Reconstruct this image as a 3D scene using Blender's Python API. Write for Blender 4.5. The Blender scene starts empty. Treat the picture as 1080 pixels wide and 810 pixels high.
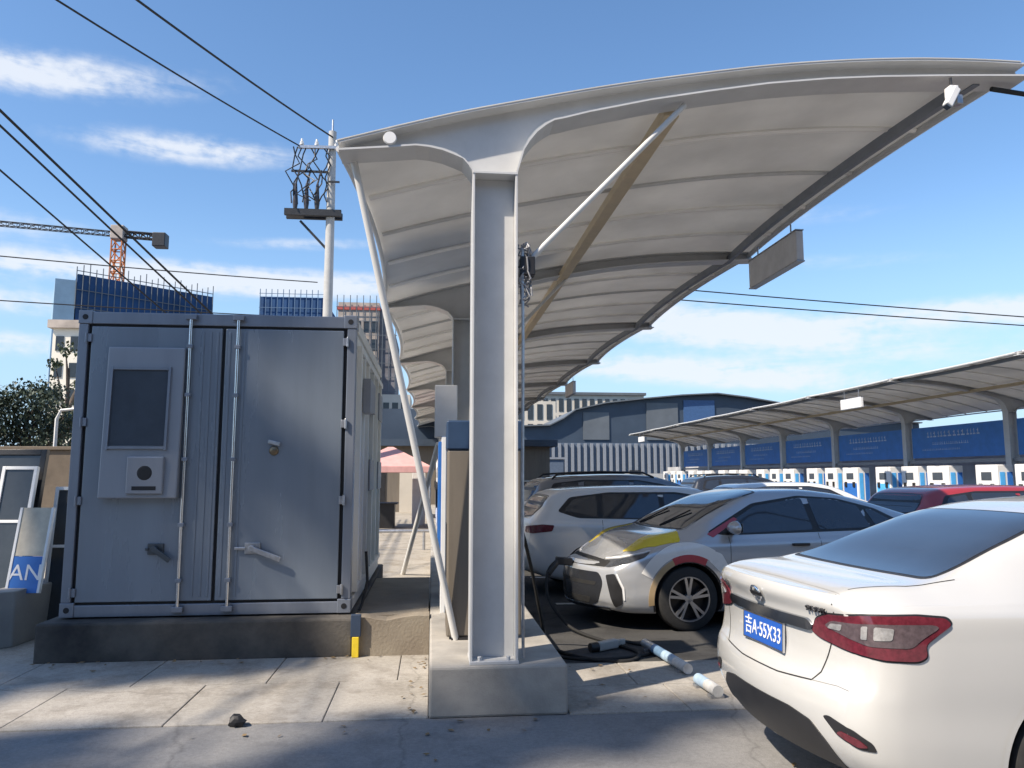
import bpy, bmesh, math, random
from mathutils import Vector, Matrix
from mathutils.bvhtree import BVHTree
R = math.radians
random.seed(7)
scene = bpy.context.scene
COL = scene.collection

# ------------------------------------------------------------------ materials
_mats = {}
def mat(name, c, rough=0.6, metal=0.0, var=0.12, scale=6.0, bump=0.0, bscale=60.0, coat=0.0, spec=0.5, c2=None,
        trans=0.0, streak=False, emit=None):
    if name in _mats: return _mats[name]
    m = bpy.data.materials.new(name); m.use_nodes = True
    nt = m.node_tree; N = nt.nodes; L = nt.links
    b = N['Principled BSDF']; out = N['Material Output']
    tc = N.new('ShaderNodeTexCoord'); mp = N.new('ShaderNodeMapping')
    L.new(tc.outputs['Object'], mp.inputs['Vector'])
    if streak: mp.inputs['Scale'].default_value = (1.0, 1.0, 0.12)
    nz = N.new('ShaderNodeTexNoise'); nz.inputs['Scale'].default_value = scale
    nz.inputs['Detail'].default_value = 6; nz.inputs['Roughness'].default_value = 0.62
    L.new(mp.outputs['Vector'], nz.inputs['Vector'])
    cr = N.new('ShaderNodeValToRGB')
    cr.color_ramp.elements[0].position = 0.3; cr.color_ramp.elements[1].position = 0.7
    if c2 is None:
        lo = [max(0, x*(1-var)) for x in c]; hi = [min(1, x*(1+var)) for x in c]
    else: lo, hi = c, c2
    cr.color_ramp.elements[0].color = (*lo, 1); cr.color_ramp.elements[1].color = (*hi, 1)
    L.new(nz.outputs['Fac'], cr.inputs['Fac']); L.new(cr.outputs['Color'], b.inputs['Base Color'])
    b.inputs['Roughness'].default_value = rough; b.inputs['Metallic'].default_value = metal
    b.inputs['Coat Weight'].default_value = coat; b.inputs['Coat Roughness'].default_value = 0.05
    b.inputs['Specular IOR Level'].default_value = spec
    if emit: 
        b.inputs['Emission Color'].default_value = (*emit[0], 1); b.inputs['Emission Strength'].default_value = emit[1]
    if var > 0 and rough > 0.2:
        mr = N.new('ShaderNodeMapRange'); mr.inputs['To Min'].default_value = rough*0.85; mr.inputs['To Max'].default_value = min(1, rough*1.15)
        L.new(nz.outputs['Fac'], mr.inputs['Value']); L.new(mr.outputs['Result'], b.inputs['Roughness'])
    if bump > 0:
        n2 = N.new('ShaderNodeTexNoise'); n2.inputs['Scale'].default_value = bscale; n2.inputs['Detail'].default_value = 4
        L.new(tc.outputs['Object'], n2.inputs['Vector'])
        bp = N.new('ShaderNodeBump'); bp.inputs['Strength'].default_value = bump; bp.inputs['Distance'].default_value = 0.01
        L.new(n2.outputs['Fac'], bp.inputs['Height']); L.new(bp.outputs['Normal'], b.inputs['Normal'])
    if trans > 0:
        tr = N.new('ShaderNodeBsdfTranslucent'); L.new(cr.outputs['Color'], tr.inputs['Color'])
        mx = N.new('ShaderNodeMixShader'); mx.inputs['Fac'].default_value = trans
        L.new(b.outputs['BSDF'], mx.inputs[1]); L.new(tr.outputs['BSDF'], mx.inputs[2])
        L.new(mx.outputs['Shader'], out.inputs['Surface'])
    _mats[name] = m
    return m

def mat_ground(name, base, hi, spots, rough=0.9, cracks=True, crack=.75):
    """worn ground: large patches, fine grain, stains and cracks with shapes of their own"""
    m = bpy.data.materials.new(name); m.use_nodes = True
    nt = m.node_tree; N = nt.nodes; L = nt.links; b = N['Principled BSDF']
    tc = N.new('ShaderNodeTexCoord')
    def noise(sc, det=5, ro=0.6):
        n = N.new('ShaderNodeTexNoise'); n.inputs['Scale'].default_value = sc; n.inputs['Detail'].default_value = det
        n.inputs['Roughness'].default_value = ro; L.new(tc.outputs['Object'], n.inputs['Vector']); return n.outputs['Fac']
    def ramp(src, p0, p1, c0, c1):
        r = N.new('ShaderNodeValToRGB'); e = r.color_ramp.elements
        e[0].position = p0; e[1].position = p1; e[0].color = (*c0, 1); e[1].color = (*c1, 1); L.new(src, r.inputs['Fac']); return r.outputs['Color']
    def mix(kind, fac, a, bb):
        x = N.new('ShaderNodeMix'); x.data_type = 'RGBA'; x.blend_type = kind; x.inputs['Factor'].default_value = fac
        L.new(a, x.inputs['A']); L.new(bb, x.inputs['B']); return x.outputs['Result']
    c = ramp(noise(0.7), .32, .68, base, hi)
    c = mix('MULTIPLY', 0.6, c, ramp(noise(34, 6, .75), .3, .7, (.62, .62, .62), (1.15, 1.15, 1.15)))
    c = mix('MULTIPLY', 0.8, c, ramp(noise(2.3, 7, .7), .38, .52, spots, (1, 1, 1)))
    c = mix('MULTIPLY', 0.7, c, ramp(noise(180, 2), .25, .6, (.6, .6, .6), (1.1, 1.1, 1.1)))
    if cracks:
        v = N.new('ShaderNodeTexVoronoi'); v.feature = 'DISTANCE_TO_EDGE'; v.inputs['Scale'].default_value = 0.4
        ds = N.new('ShaderNodeTexNoise'); ds.inputs['Scale'].default_value = 3; ds.inputs['Detail'].default_value = 5
        L.new(tc.outputs['Object'], ds.inputs['Vector'])
        ad = N.new('ShaderNodeMix'); ad.data_type = 'RGBA'; ad.blend_type = 'LINEAR_LIGHT'; ad.inputs['Factor'].default_value = .12
        L.new(tc.outputs['Object'], ad.inputs['A']); L.new(ds.outputs['Color'], ad.inputs['B']); L.new(ad.outputs['Result'], v.inputs['Vector'])
        c = mix('MULTIPLY', crack, c, ramp(v.outputs['Distance'], .0, .006, (.3, .3, .3), (1, 1, 1)))
    L.new(c, b.inputs['Base Color']); b.inputs['Roughness'].default_value = rough
    b.inputs['Specular IOR Level'].default_value = 0.3
    bp = N.new('ShaderNodeBump'); bp.inputs['Strength'].default_value = 0.5; bp.inputs['Distance'].default_value = 0.006
    L.new(noise(90, 5, .7), bp.inputs['Height']); L.new(bp.outputs['Normal'], b.inputs['Normal'])
    return m

M_road   = mat_ground('asphalt', (.20, .20, .20), (.27, .265, .26), (.76, .76, .77), crack=.35)
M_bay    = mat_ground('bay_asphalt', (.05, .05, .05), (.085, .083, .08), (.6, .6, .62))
M_apron  = mat_ground('concrete_slab', (.34, .315, .275), (.46, .43, .385), (.70, .68, .66), crack=.3)
M_earth  = mat_ground('dirt_concrete', (.36, .33, .28), (.46, .42, .36), (.7, .67, .62))
M_plinth = mat('plinth_concrete', (.25, .235, .21), .9, var=.25, scale=2.6, bump=.22, bscale=110, c2=(.44, .41, .36))
M_base   = mat('stained_concrete', (.025, .025, .026), .9, scale=1.5, bump=.4, bscale=40, c2=(.15, .135, .115))
M_kerb   = mat('brown_concrete', (.20, .165, .125), .9, scale=2.5, bump=.5, bscale=40, c2=(.30, .26, .20))
M_wallg  = mat('grey_render', (.28, .265, .245), .9, scale=2, bump=.3, c2=(.38, .36, .33))
M_steelw = mat('white_paint_steel', (.64, .63, .60), .32, var=.06, scale=4, streak=True, spec=.6)
M_beam   = mat('beam_paint', (.56, .56, .55), .38, var=.07, scale=4, spec=.5)
M_cream  = mat('cream_paint', (.58, .47, .31), .45, var=.08)
M_galv   = mat('galvanised', (.45, .46, .48), .38, metal=.8, var=.2, scale=20)
M_membr  = mat('membrane_fabric', (.72, .71, .685), .65, var=.11, scale=.9, trans=.28, spec=.3)
M_seam   = mat('seam_fabric', (.90, .88, .84), .65, var=.03, scale=2.5, trans=.0, spec=.3)
M_cab    = mat('cabinet_paint', (.245, .285, .335), .27, metal=.3, var=.12, scale=2.2, spec=.5, streak=True)
M_cabf   = mat('cabinet_frame_paint', (.25, .275, .32), .36, metal=.35, var=.14, scale=3, streak=True)
M_box    = mat('screen_box_paint', (.29, .305, .335), .34, metal=.2, var=.08, scale=3, streak=True)
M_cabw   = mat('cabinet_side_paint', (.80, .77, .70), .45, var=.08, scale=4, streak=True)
M_seal   = mat('rubber_seal', (.012, .012, .014), .6, var=.2)
M_chrome = mat('polished_rod', (.72, .73, .75), .22, metal=1.0, var=.05)
M_screen = mat('tinted_pane', (.07, .085, .105), .14, var=.1, spec=.6)
M_dark   = mat('dark_plastic', (.02, .02, .022), .45, var=.2)
M_black  = mat('black_rubber', (.014, .014, .014), .75, var=.3, scale=30)
M_tyre   = mat('tyre_rubber', (.022, .022, .022), .8, var=.3, scale=30)
M_blueb  = mat('blue_banner', (.06, .21, .56), .5, var=.12, scale=3)
M_bluep  = mat('blue_panel', (.035, .16, .50), .4, var=.1)
M_bluel  = mat('light_blue_panel', (.10, .45, .90), .4, var=.1)
M_white  = mat('white_plastic', (.78, .78, .77), .4, var=.05)
M_ltext  = mat('white_letter', (.8, .8, .8), .5, var=.03)
M_grey   = mat('grey_panel', (.30, .30, .31), .5, var=.1)
M_brownp = mat('brown_grey_panel', (.17, .145, .115), .5, var=.15, streak=True)
M_orange = mat('orange_paint', (.50, .17, .05), .5, var=.15)
M_red    = mat('red_paint', (.45, .03, .025), .4, var=.1)
M_yellow = mat('yellow_paint', (.75, .55, .03), .5, var=.15)
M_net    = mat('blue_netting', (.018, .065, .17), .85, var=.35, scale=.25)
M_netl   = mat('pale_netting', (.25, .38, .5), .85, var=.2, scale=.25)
M_pale   = mat('pale_facade', (.58, .53, .45), .85, var=.12, scale=.4)
M_scaf   = mat('scaffold_brown', (.40, .345, .30), .85, var=.35, scale=.6)
M_win    = mat('dark_window', (.03, .036, .045), .12, var=.2)
M_hang   = mat('dark_blue_cladding', (.045, .065, .095), .5, var=.15, scale=.5)
M_hangg  = mat('grey_cladding', (.12, .135, .15), .5, var=.15, scale=.5)
M_louv   = mat('pale_louvre', (.24, .26, .29), .5, var=.1)
M_bluegr = mat('blue_grey_wall', (.10, .135, .19), .6, var=.15)
M_pink   = mat('pink_canvas', (.60, .33, .31), .8, var=.1)
M_bark   = mat('bark', (.09, .07, .055), .95, var=.3, scale=12, bump=.5)
M_leaf   = mat('dark_leaf', (.018, .032, .022), .6, var=.4, scale=3, c2=(.05, .075, .045))
M_leaf2  = mat('green_leaf', (.03, .05, .02), .6, var=.4, scale=3, c2=(.08, .10, .04))
M_wood   = mat('old_wood', (.18, .12, .07), .8, var=.3, scale=8, streak=True)
M_mirror = mat('mirror_glass', (.22, .24, .26), .10, metal=.9, var=.03)
M_joint  = mat('joint_dirt', (.05, .045, .04), .95, var=.2)
# cars
def paint(name, c, rough=.28, metal=.0): return mat(name, c, rough, metal=metal, var=.015, scale=1.5, coat=1.0, spec=.5)
P_white  = paint('pearl_white_paint', (.58, .572, .545), .22, .10)
P_white2 = paint('white_car_paint', (.74, .74, .73), .3)
P_silver = paint('silver_grey_paint', (.50, .515, .535), .24, .4)
P_dark   = paint('dark_grey_paint', (.035, .038, .045), .25, .3)
P_red    = paint('red_car_paint', (.36, .03, .03), .25)
P_grey   = paint('grey_car_paint', (.22, .23, .25), .3, .4)
M_glass  = mat('car_glass', (.055, .065, .08), .04, metal=.45, var=.1, spec=.8, coat=.6)
M_tail   = mat('tail_lens', (.125, .018, .028), .10, var=.3, scale=40, coat=.8)
M_tailk  = mat('tail_smoke_lens', (.10, .075, .08), .08, var=.3, scale=40, coat=1.0)
M_lampc  = mat('clear_lamp', (.62, .60, .58), .12, metal=.6, var=.3, scale=40, coat=1.0)
M_head   = mat('head_lamp', (.05, .055, .065), .06, var=.3, scale=30, coat=1.0)
M_drl    = mat('lamp_strip', (.8, .8, .8), .2, var=.02)
M_rim    = mat('alloy_rim', (.42, .43, .45), .3, metal=.85, var=.08)
M_rimd   = mat('dark_rim', (.03, .03, .032), .35, metal=.5, var=.1)
M_gap    = mat('panel_gap', (.02, .02, .02), .8, var=.1)
M_plate  = mat('blue_plate', (.02, .10, .42), .35, var=.04)
M_dchr   = mat('dark_chrome', (.30, .32, .35), .18, metal=1.0, var=.05)
M_stripe_y = paint('yellow_livery', (.80, .60, .03))
M_stripe_r = paint('red_livery_and_reflection', (.42, .035, .05))
M_stripe_w = paint('white_livery', (.78, .77, .74))
M_stripe_b = paint('beige_livery', (.40, .29, .16))

# ------------------------------------------------------------------ mesh helpers
def bm_new(): return bmesh.new()
def box(bm, a, b, M=None):
    x0, y0, z0 = a; x1, y1, z1 = b
    co = [(x0,y0,z0),(x1,y0,z0),(x1,y1,z0),(x0,y1,z0),(x0,y0,z1),(x1,y0,z1),(x1,y1,z1),(x0,y1,z1)]
    v = [bm.verts.new((M @ Vector(c)) if M else c) for c in co]
    for f in ((3,2,1,0),(4,5,6,7),(0,1,5,4),(1,2,6,5),(2,3,7,6),(3,0,4,7)): bm.faces.new([v[i] for i in f])
    return bm
def frame_at(d):
    d = d.normalized(); up = Vector((0,0,1)) if abs(d.z) < .95 else Vector((1,0,0))
    a = d.cross(up).normalized(); b = a.cross(d).normalized(); return a, b
def tube(bm, pts, r, n=8, cap=True):
    pts = [Vector(p) for p in pts]; rings = []
    a0 = None
    for i, p in enumerate(pts):
        d = (pts[min(i+1, len(pts)-1)] - pts[max(i-1, 0)])
        if d.length < 1e-9: d = Vector((0,0,1))
        d.normalize()
        if a0 is None: a, b = frame_at(d)
        else:
            a = (a0 - d*a0.dot(d)); a = a.normalized() if a.length > 1e-6 else frame_at(d)[0]; b = a.cross(d).normalized()
        a0 = a
        rr = r[i] if isinstance(r, (list, tuple)) else r
        rings.append([bm.verts.new(p + a*math.cos(2*math.pi*k/n)*rr + b*math.sin(2*math.pi*k/n)*rr) for k in range(n)])
    for i in range(len(rings)-1):
        for k in range(n):
            bm.faces.new([rings[i][k], rings[i][(k+1)%n], rings[i+1][(k+1)%n], rings[i+1][k]])
    if cap:
        bm.faces.new(list(reversed(rings[0]))); bm.faces.new(rings[-1])
    return bm
def bar(bm, p, q, w, h):
    """rectangular bar from p to q, width w horizontally, h the other way"""
    p = Vector(p); q = Vector(q); a, b = frame_at(q-p)
    V = []
    for c in (p, q):
        V.append([bm.verts.new(c + a*sx*w/2 + b*sy*h/2) for sx, sy in ((-1,-1),(1,-1),(1,1),(-1,1))])
    for k in range(4): bm.faces.new([V[0][k], V[0][(k+1)%4], V[1][(k+1)%4], V[1][k]])
    bm.faces.new(V[0][::-1]); bm.faces.new(V[1])
    return bm
def prism(bm, poly, lo, hi, plane='xz'):
    """extrude a 2D polygon: plane xz -> along y, xy -> along z, yz -> along x"""
    def P(u, v, w): return {'xz':(u,w,v),'xy':(u,v,w),'yz':(w,u,v)}[plane]
    A = [bm.verts.new(P(u,v,lo)) for u,v in poly]; B = [bm.verts.new(P(u,v,hi)) for u,v in poly]
    n = len(poly)
    bm.faces.new(A); bm.faces.new(B[::-1])
    for i in range(n): bm.faces.new([A[i], B[i], B[(i+1)%n], A[(i+1)%n]])
    return bm
def lathe(bm, prof, c=(0,0,0), axis='y', n=28, cap=True):
    c = Vector(c); rings = []
    for (t, r) in prof:
        ring = []
        for k in range(n):
            a = 2*math.pi*k/n
            u, v = r*math.cos(a), r*math.sin(a)
            ring.append(bm.verts.new(c + (Vector((u,t,v)) if axis=='y' else Vector((u,v,t)) if axis=='z' else Vector((t,u,v)))))
        rings.append(ring)
    for i in range(len(rings)-1):
        for k in range(n):
            bm.faces.new([rings[i][k], rings[i][(k+1)%n], rings[i+1][(k+1)%n], rings[i+1][k]])
    if cap: bm.faces.new(rings[0]); bm.faces.new(rings[-1][::-1])
    return bm
def strip(bm, top, bot, y0, y1):
    """quad band solid between two polylines of (x,z) points"""
    n = len(top)
    rows = [[bm.verts.new((x,y,z)) for x,z in line] for line, y in ((top,y0),(bot,y0),(bot,y1),(top,y1))]
    for i in range(n-1):
        for k in range(4):
            a, b = rows[k], rows[(k+1)%4]; bm.faces.new([a[i], a[i+1], b[i+1], b[i]])
    bm.faces.new([r[0] for r in rows]); bm.faces.new([r[-1] for r in rows][::-1])
    return bm

def obj(name, bm, m, parent=None, smooth=False, bevel=0.0, loc=None, angle=40, norm=True):
    if norm: bmesh.ops.recalc_face_normals(bm, faces=bm.faces[:])
    me = bpy.data.meshes.new(name); bm.to_mesh(me); bm.free()
    o = bpy.data.objects.new(name, me); COL.objects.link(o)
    for x in (m if isinstance(m, (list, tuple)) else [m]): me.materials.append(x)
    if smooth:
        for p in me.polygons: p.use_smooth = True
        try: me.set_sharp_from_angle(angle=R(angle))
        except Exception: pass
    if bevel > 0:
        b = o.modifiers.new('bevel', 'BEVEL'); b.width = bevel; b.segments = 2; b.limit_method = 'ANGLE'; b.angle_limit = R(40)
        b.harden_normals = False
    if parent: o.parent = parent
    if loc: o.location = loc
    return o
def thing(name, label, cat, loc=(0,0,0), rz=0, group=None):
    o = bpy.data.objects.new(name, None); COL.objects.link(o); o.empty_display_size = .2
    o.location = loc; o.rotation_euler = (0,0,rz); return tag(o, label, cat, group)
def tag(o, label, cat, group=None):
    o['label'] = label; o['category'] = cat
    if group: o['group'] = group
    return o
def struct(o): o['kind'] = 'structure'; return o
def relabel(o, label): o['label'] = label
def copy_tree(o, parent=None):
    c = o.copy(); COL.objects.link(c)
    if parent: c.parent = parent
    for ch in o.children: copy_tree(ch, c)
    return c
def text_mesh(s, size, M, m, name, parent, ext=0.0015, spacing=1.0, xscale=1.0):
    cu = bpy.data.curves.new('lettering', 'FONT'); cu.body = s; cu.size = size; cu.align_x = 'CENTER'; cu.align_y = 'CENTER'
    cu.extrude = ext; cu.space_character = spacing; cu.resolution_u = 3
    to = bpy.data.objects.new('tmp', cu); COL.objects.link(to)
    bpy.context.view_layer.update()
    me = bpy.data.meshes.new_from_object(to.evaluated_get(bpy.context.evaluated_depsgraph_get()))
    bpy.data.objects.remove(to)
    me.transform(M @ Matrix.Diagonal((xscale, 1, 1, 1)))
    me.materials.clear(); me.materials.append(m)
    o = bpy.data.objects.new(name, me); COL.objects.link(o); o.parent = parent
    return o
def basis(origin, ex, ey):
    ex = Vector(ex).normalized(); ey = Vector(ey).normalized(); ez = ex.cross(ey)
    M = Matrix((ex, ey, ez)).transposed().to_4x4(); M.translation = Vector(origin); return M

# ------------------------------------------------------------------ camera, world, sun
H = 1.62
PITCH, YAW = math.atan(78/653), math.atan(68/653*math.cos(math.atan(78/653)))
cam = bpy.data.cameras.new('camera'); cam.sensor_width = 36; cam.lens = 36*653/865; cam.clip_start = .05; cam.clip_end = 3000
co = bpy.data.objects.new('camera', cam); COL.objects.link(co)
co.location = (0, 0, H); co.rotation_euler = (math.pi/2 + PITCH, 0, -YAW); scene.camera = co

SUN = Vector((-.88, -.47, 0)).normalized(); EL = R(46)
sun_dir = Vector((SUN.x*math.cos(EL), SUN.y*math.cos(EL), math.sin(EL)))
sl = bpy.data.lights.new('sun', 'SUN'); sl.energy = 5.0; sl.angle = R(.75); sl.color = (1, .885, .74)
so = bpy.data.objects.new('sun', sl); COL.objects.link(so); so.rotation_euler = sun_dir.to_track_quat('Z', 'Y').to_euler()

def build_world():
    w = bpy.data.worlds.new('World'); scene.world = w; w.use_nodes = True
    nt = w.node_tree; N = nt.nodes; L = nt.links
    bg = N['Background']; bg.inputs['Strength'].default_value = .105
    sky = N.new('ShaderNodeTexSky'); sky.sky_type = 'NISHITA'; sky.sun_disc = False
    sky.sun_elevation = EL; sky.sun_rotation = math.atan2(SUN.x, SUN.y)
    sky.air_density = 1.0; sky.dust_density = .35; sky.ozone_density = 2.2; sky.altitude = 0
    tc = N.new('ShaderNodeTexCoord'); sep = N.new('ShaderNodeSeparateXYZ'); L.new(tc.outputs['Generated'], sep.inputs[0])
    def m(op, a, b=None, c=None):
        n = N.new('ShaderNodeMath'); n.operation = op
        for i, x in enumerate((a, b, c)):
            if x is None: continue
            if isinstance(x, (int, float)): n.inputs[i].default_value = x
            else: L.new(x, n.inputs[i])
        return n.outputs[0]
    X, Y, Z = sep.outputs
    az = m('ARCTAN2', X, Y); el = m('ARCSINE', Z)          # radians
    # wispy noise, stretched along the horizon
    cmb = N.new('ShaderNodeCombineXYZ'); L.new(m('MULTIPLY', az, 5.0), cmb.inputs[0]); L.new(m('MULTIPLY', el, 26.0), cmb.inputs[1])
    nz = N.new('ShaderNodeTexNoise'); nz.inputs['Scale'].default_value = 1.6; nz.inputs['Detail'].default_value = 8; nz.inputs['Roughness'].default_value = .62
    nz.inputs['Distortion'].default_value = .5; L.new(cmb.outputs[0], nz.inputs['Vector'])
    c2 = N.new('ShaderNodeCombineXYZ'); L.new(m('MULTIPLY', az, 26.0), c2.inputs[0]); L.new(m('MULTIPLY', el, 40.0), c2.inputs[1])
    n2 = N.new('ShaderNodeTexNoise'); n2.inputs['Scale'].default_value = 2.2; n2.inputs['Detail'].default_value = 6; L.new(c2.outputs[0], n2.inputs['Vector'])
    det = m('ADD', m('MULTIPLY', nz.outputs['Fac'], .65), m('MULTIPLY', n2.outputs['Fac'], .35))
    # cirrus streaks: azimuth, elevation, half sizes, tilt, strength
    blobs = [(-29, 24.5, 11, 1.25, .12, 1.3), (-17.5, 21.9, 8, 1.0, .05, 1.05), (-32, 15.4, 9, 1.0, .05, .8), (-9, 16.5, 7, .5, .06, .6),
             (-17, 13.5, 20, 1.0, .02, 1.6), (-34, 10.7, 14, .8, .02, 1.3), (-34, 8.0, 15, .9, .02, 1.2),
             (21, 10.6, 13, 1.5, -.15, 1.6), (19, 7.5, 13, 1.0, -.10, 1.5), (39, 10.4, 9, .9, -.04, 1.3), (30, 14.5, 10, .8, -.06, .35), (28, 17.8, 7, .8, -.03, .4),
             (-60, 20, 12, 2, 0, .8), (66, 8, 22, 1.6, 0, .9), (100, 14, 25, 3, 0, .8), (-105, 15, 25, 3, 0, .9), (170, 13, 35, 4, 0, .9)]
    tot = None
    for (a, e, ra, re, t, s) in blobs:
        da = m('SUBTRACT', az, R(a)); de = m('SUBTRACT', m('SUBTRACT', el, R(e)), m('MULTIPLY', da, t))
        q = m('ADD', m('POWER', m('ABSOLUTE', m('DIVIDE', da, R(ra))), 2.0), m('POWER', m('ABSOLUTE', m('DIVIDE', de, R(re))), 2.0))
        g = m('MULTIPLY', m('EXPONENT', m('MULTIPLY', q, -1.0)), s)
        tot = g if tot is None else m('ADD', tot, g)
    f = m('MULTIPLY', tot, m('MULTIPLY_ADD', det, 2.6, -.55))
    mr = N.new('ShaderNodeMapRange'); mr.interpolation_type = 'SMOOTHSTEP'
    mr.inputs['From Min'].default_value = .12; mr.inputs['From Max'].default_value = .95; mr.inputs['To Max'].default_value = .86
    L.new(f, mr.inputs['Value'])
    hs = N.new('ShaderNodeHueSaturation'); hs.inputs['Saturation'].default_value = SKY_SAT; hs.inputs['Value'].default_value = SKY_VAL; L.new(sky.outputs[0], hs.inputs['Color'])
    hz = N.new('ShaderNodeMapRange'); hz.interpolation_type = 'SMOOTHSTEP'; hz.inputs['From Min'].default_value = 0; hz.inputs['From Max'].default_value = R(20)
    hz.inputs['To Min'].default_value = .85; hz.inputs['To Max'].default_value = 0; L.new(el, hz.inputs['Value'])
    hm = N.new('ShaderNodeMix'); hm.data_type = 'RGBA'; L.new(hz.outputs['Result'], hm.inputs['Factor']); L.new(hs.outputs[0], hm.inputs['A']); hm.inputs['B'].default_value = (3.0, 4.55, 6.3, 1)
    hs = hm
    mx = N.new('ShaderNodeMix'); mx.data_type = 'RGBA'; L.new(mr.outputs['Result'], mx.inputs['Factor'])
    L.new(hs.outputs['Result'], mx.inputs['A']); mx.inputs['B'].default_value = (5.7, 6.0, 6.5, 1)
    L.new(mx.outputs['Result'], bg.inputs['Color'])
SKY_SAT, SKY_VAL = 1.12, 1.34
build_world()
vs = scene.view_settings
vs.view_transform = 'Standard'; vs.look = 'None'; vs.gamma = 1; vs.exposure = 0.58; vs.use_curve_mapping = False
scene.render.film_transparent = False
scene.cycles.max_bounces = 8; scene.cycles.caustics_reflective = False; scene.cycles.caustics_refractive = False
scene.cycles.use_denoising = True

# ------------------------------------------------------------------ ground
def sheet(name, x0, x1, y0, y1, z, m):
    b = bm_new(); v = [b.verts.new(p) for p in ((x0,y0,z),(x1,y0,z),(x1,y1,z),(x0,y1,z))]; b.faces.new(v)
    return struct(obj(name, b, m))
sheet('road', -1500, 1500, -1500, 1500, 0, M_road)
sheet('yard_ground', -60, -.001, 7.3, 60, .004, M_earth)
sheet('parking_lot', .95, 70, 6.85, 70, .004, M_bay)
# concrete slabs with open joints
b = bm_new()
def slabs(x0, x1, y0, y1, xs):
    e = [x0] + [x for x in xs if x0 < x < x1] + [x1]
    for i in range(len(e)-1):
        g = .0035
        box(b, (e[i]+g, y0, -.05), (e[i+1]-g, y1, .012+random.uniform(-.002,.002)))
slabs(-16, .0, 5.46, 6.45, [-16+1.02*k-.0 for k in range(1, 16)] )
slabs(-16, .0, 6.462, 7.32, [-16+1.02*k+.45 for k in range(0, 16)])
slabs(.96, 14, 5.44, 6.12, [1.82, 3.0, 4.2, 5.4, 6.6, 7.8, 9, 10.2, 11.4, 12.6])
slabs(.96, 14, 6.132, 6.85, [1.62, 2.8, 4.0, 5.2, 6.4, 7.6, 8.8, 10, 11.2, 12.4])
struct(obj('pavement', b, M_apron, bevel=.006))
# bay marking lines
b = bm_new()
for y in (10.0, 12.6, 15.1, 17.6, 20.1, 22.6):
    box(b, (1.6, y-.05, .006), (6.4, y+.05, .009))
struct(obj('parking_line', b, mat('worn_line', (.35,.35,.34), .8, c2=(.6,.6,.58), scale=14)))

# ------------------------------------------------------------------ island, kerbs
b = bm_new(); box(b, (.0, 5.45, 0), (.95, 70, .335))
bmesh.ops.subdivide_edges(b, edges=[e for e in b.edges if abs(e.verts[0].co.y-e.verts[1].co.y) > 1], cuts=1)
isl = obj('charging_island', b, M_plinth, bevel=.018); tag(isl, 'long pale concrete island carrying the canopy columns and chargers', 'kerb island')
b = bm_new(); n = 14
top = [(-.685 + .68*i/n, .355 - .035*math.exp(-((i/n-.42)/.2)**2) + random.uniform(-.004,.004)) for i in range(n+1)]
prism(b, [(-.685, 0)] + top + [(-.005, 0)], 7.30, 7.52)
box(b, (-.68, 7.522, 0), (-.012, 10.2, .335))
tag(obj('kerb_block', b, [M_kerb], smooth=False), 'brown concrete block between the grey cabinet base and the column island', 'concrete block')
# base under the cabinet
b = bm_new(); box(b, (-3.41, 7.30, 0), (-.690, 11.7, .345))
tag(obj('cabinet_base', b, M_base, bevel=.02), 'dark stained concrete base under the grey container cabinet', 'concrete base')
# yellow corner guard
t = thing('corner_guard', 'small yellow and black post on the corner of the stained concrete base', 'corner guard', (-.66, 7.27, 0))
b = bm_new(); box(b, (-.03,-.025,.012), (.03,.025,.19)); obj('lower_band', b, M_yellow, t, bevel=.005)
b = bm_new(); box(b, (-.045,-.022,.191), (.045,.024,.385)); obj('upper_band', b, mat('guard_blue', (.03,.05,.09), .5), t, bevel=.005)
# stones
b = bm_new(); bmesh.ops.create_icosphere(b, subdivisions=2, radius=.05)
for v in b.verts: v.co = Vector((v.co.x*1.1, v.co.y*.8, v.co.z*.9))*random.uniform(.75,1.2)
tag(obj('stone', b, M_seal, loc=(-1.24, 5.42, .035)), 'small dark stone lying on the edge of the pavement slabs', 'stone')

# ------------------------------------------------------------------ canopies
TOP = [(-1.155,4.06),(-.70,4.20),(-.225,4.335),(.25,4.45),(.70,4.555),(1.2,4.66),(1.655,4.745),(2.15,4.83),(2.645,4.895),(3.1,4.94),(3.6,4.972),(4.1,4.985),(4.40,4.985)]   # x from the column axis
def lerp_curve(tab, x):
    if x <= tab[0][0]: return tab[0][1]
    for (a, fa), (c, fc) in zip(tab, tab[1:]):
        if x <= c: return fa + (fc-fa)*(x-a)/(c-a)
    return tab[-1][1]
def pchip(tab):
    xs = [p[0] for p in tab]; ys = [p[1] for p in tab]; n = len(xs)
    h = [xs[i+1]-xs[i] for i in range(n-1)]; d = [(ys[i+1]-ys[i])/h[i] for i in range(n-1)]
    mm = [0.0]*n
    for i in range(1, n-1):
        if d[i-1]*d[i] > 0:
            w1 = 2*h[i]+h[i-1]; w2 = h[i]+2*h[i-1]; mm[i] = (w1+w2)/(w1/d[i-1]+w2/d[i])
    mm[0] = d[0]; mm[-1] = d[-1]
    def f(x):
        if x <= xs[0]: return ys[0]
        if x >= xs[-1]: return ys[-1]
        i = 0
        while x > xs[i+1]: i += 1
        t = (x-xs[i])/h[i]; t2 = t*t; t3 = t2*t
        return ys[i]*(2*t3-3*t2+1)+h[i]*mm[i]*(t3-2*t2+t)+ys[i+1]*(-2*t3+3*t2)+h[i]*mm[i+1]*(t3-t2)
    return f
ftop = pchip(TOP)
COLH = 3.86; CW = .150
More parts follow.
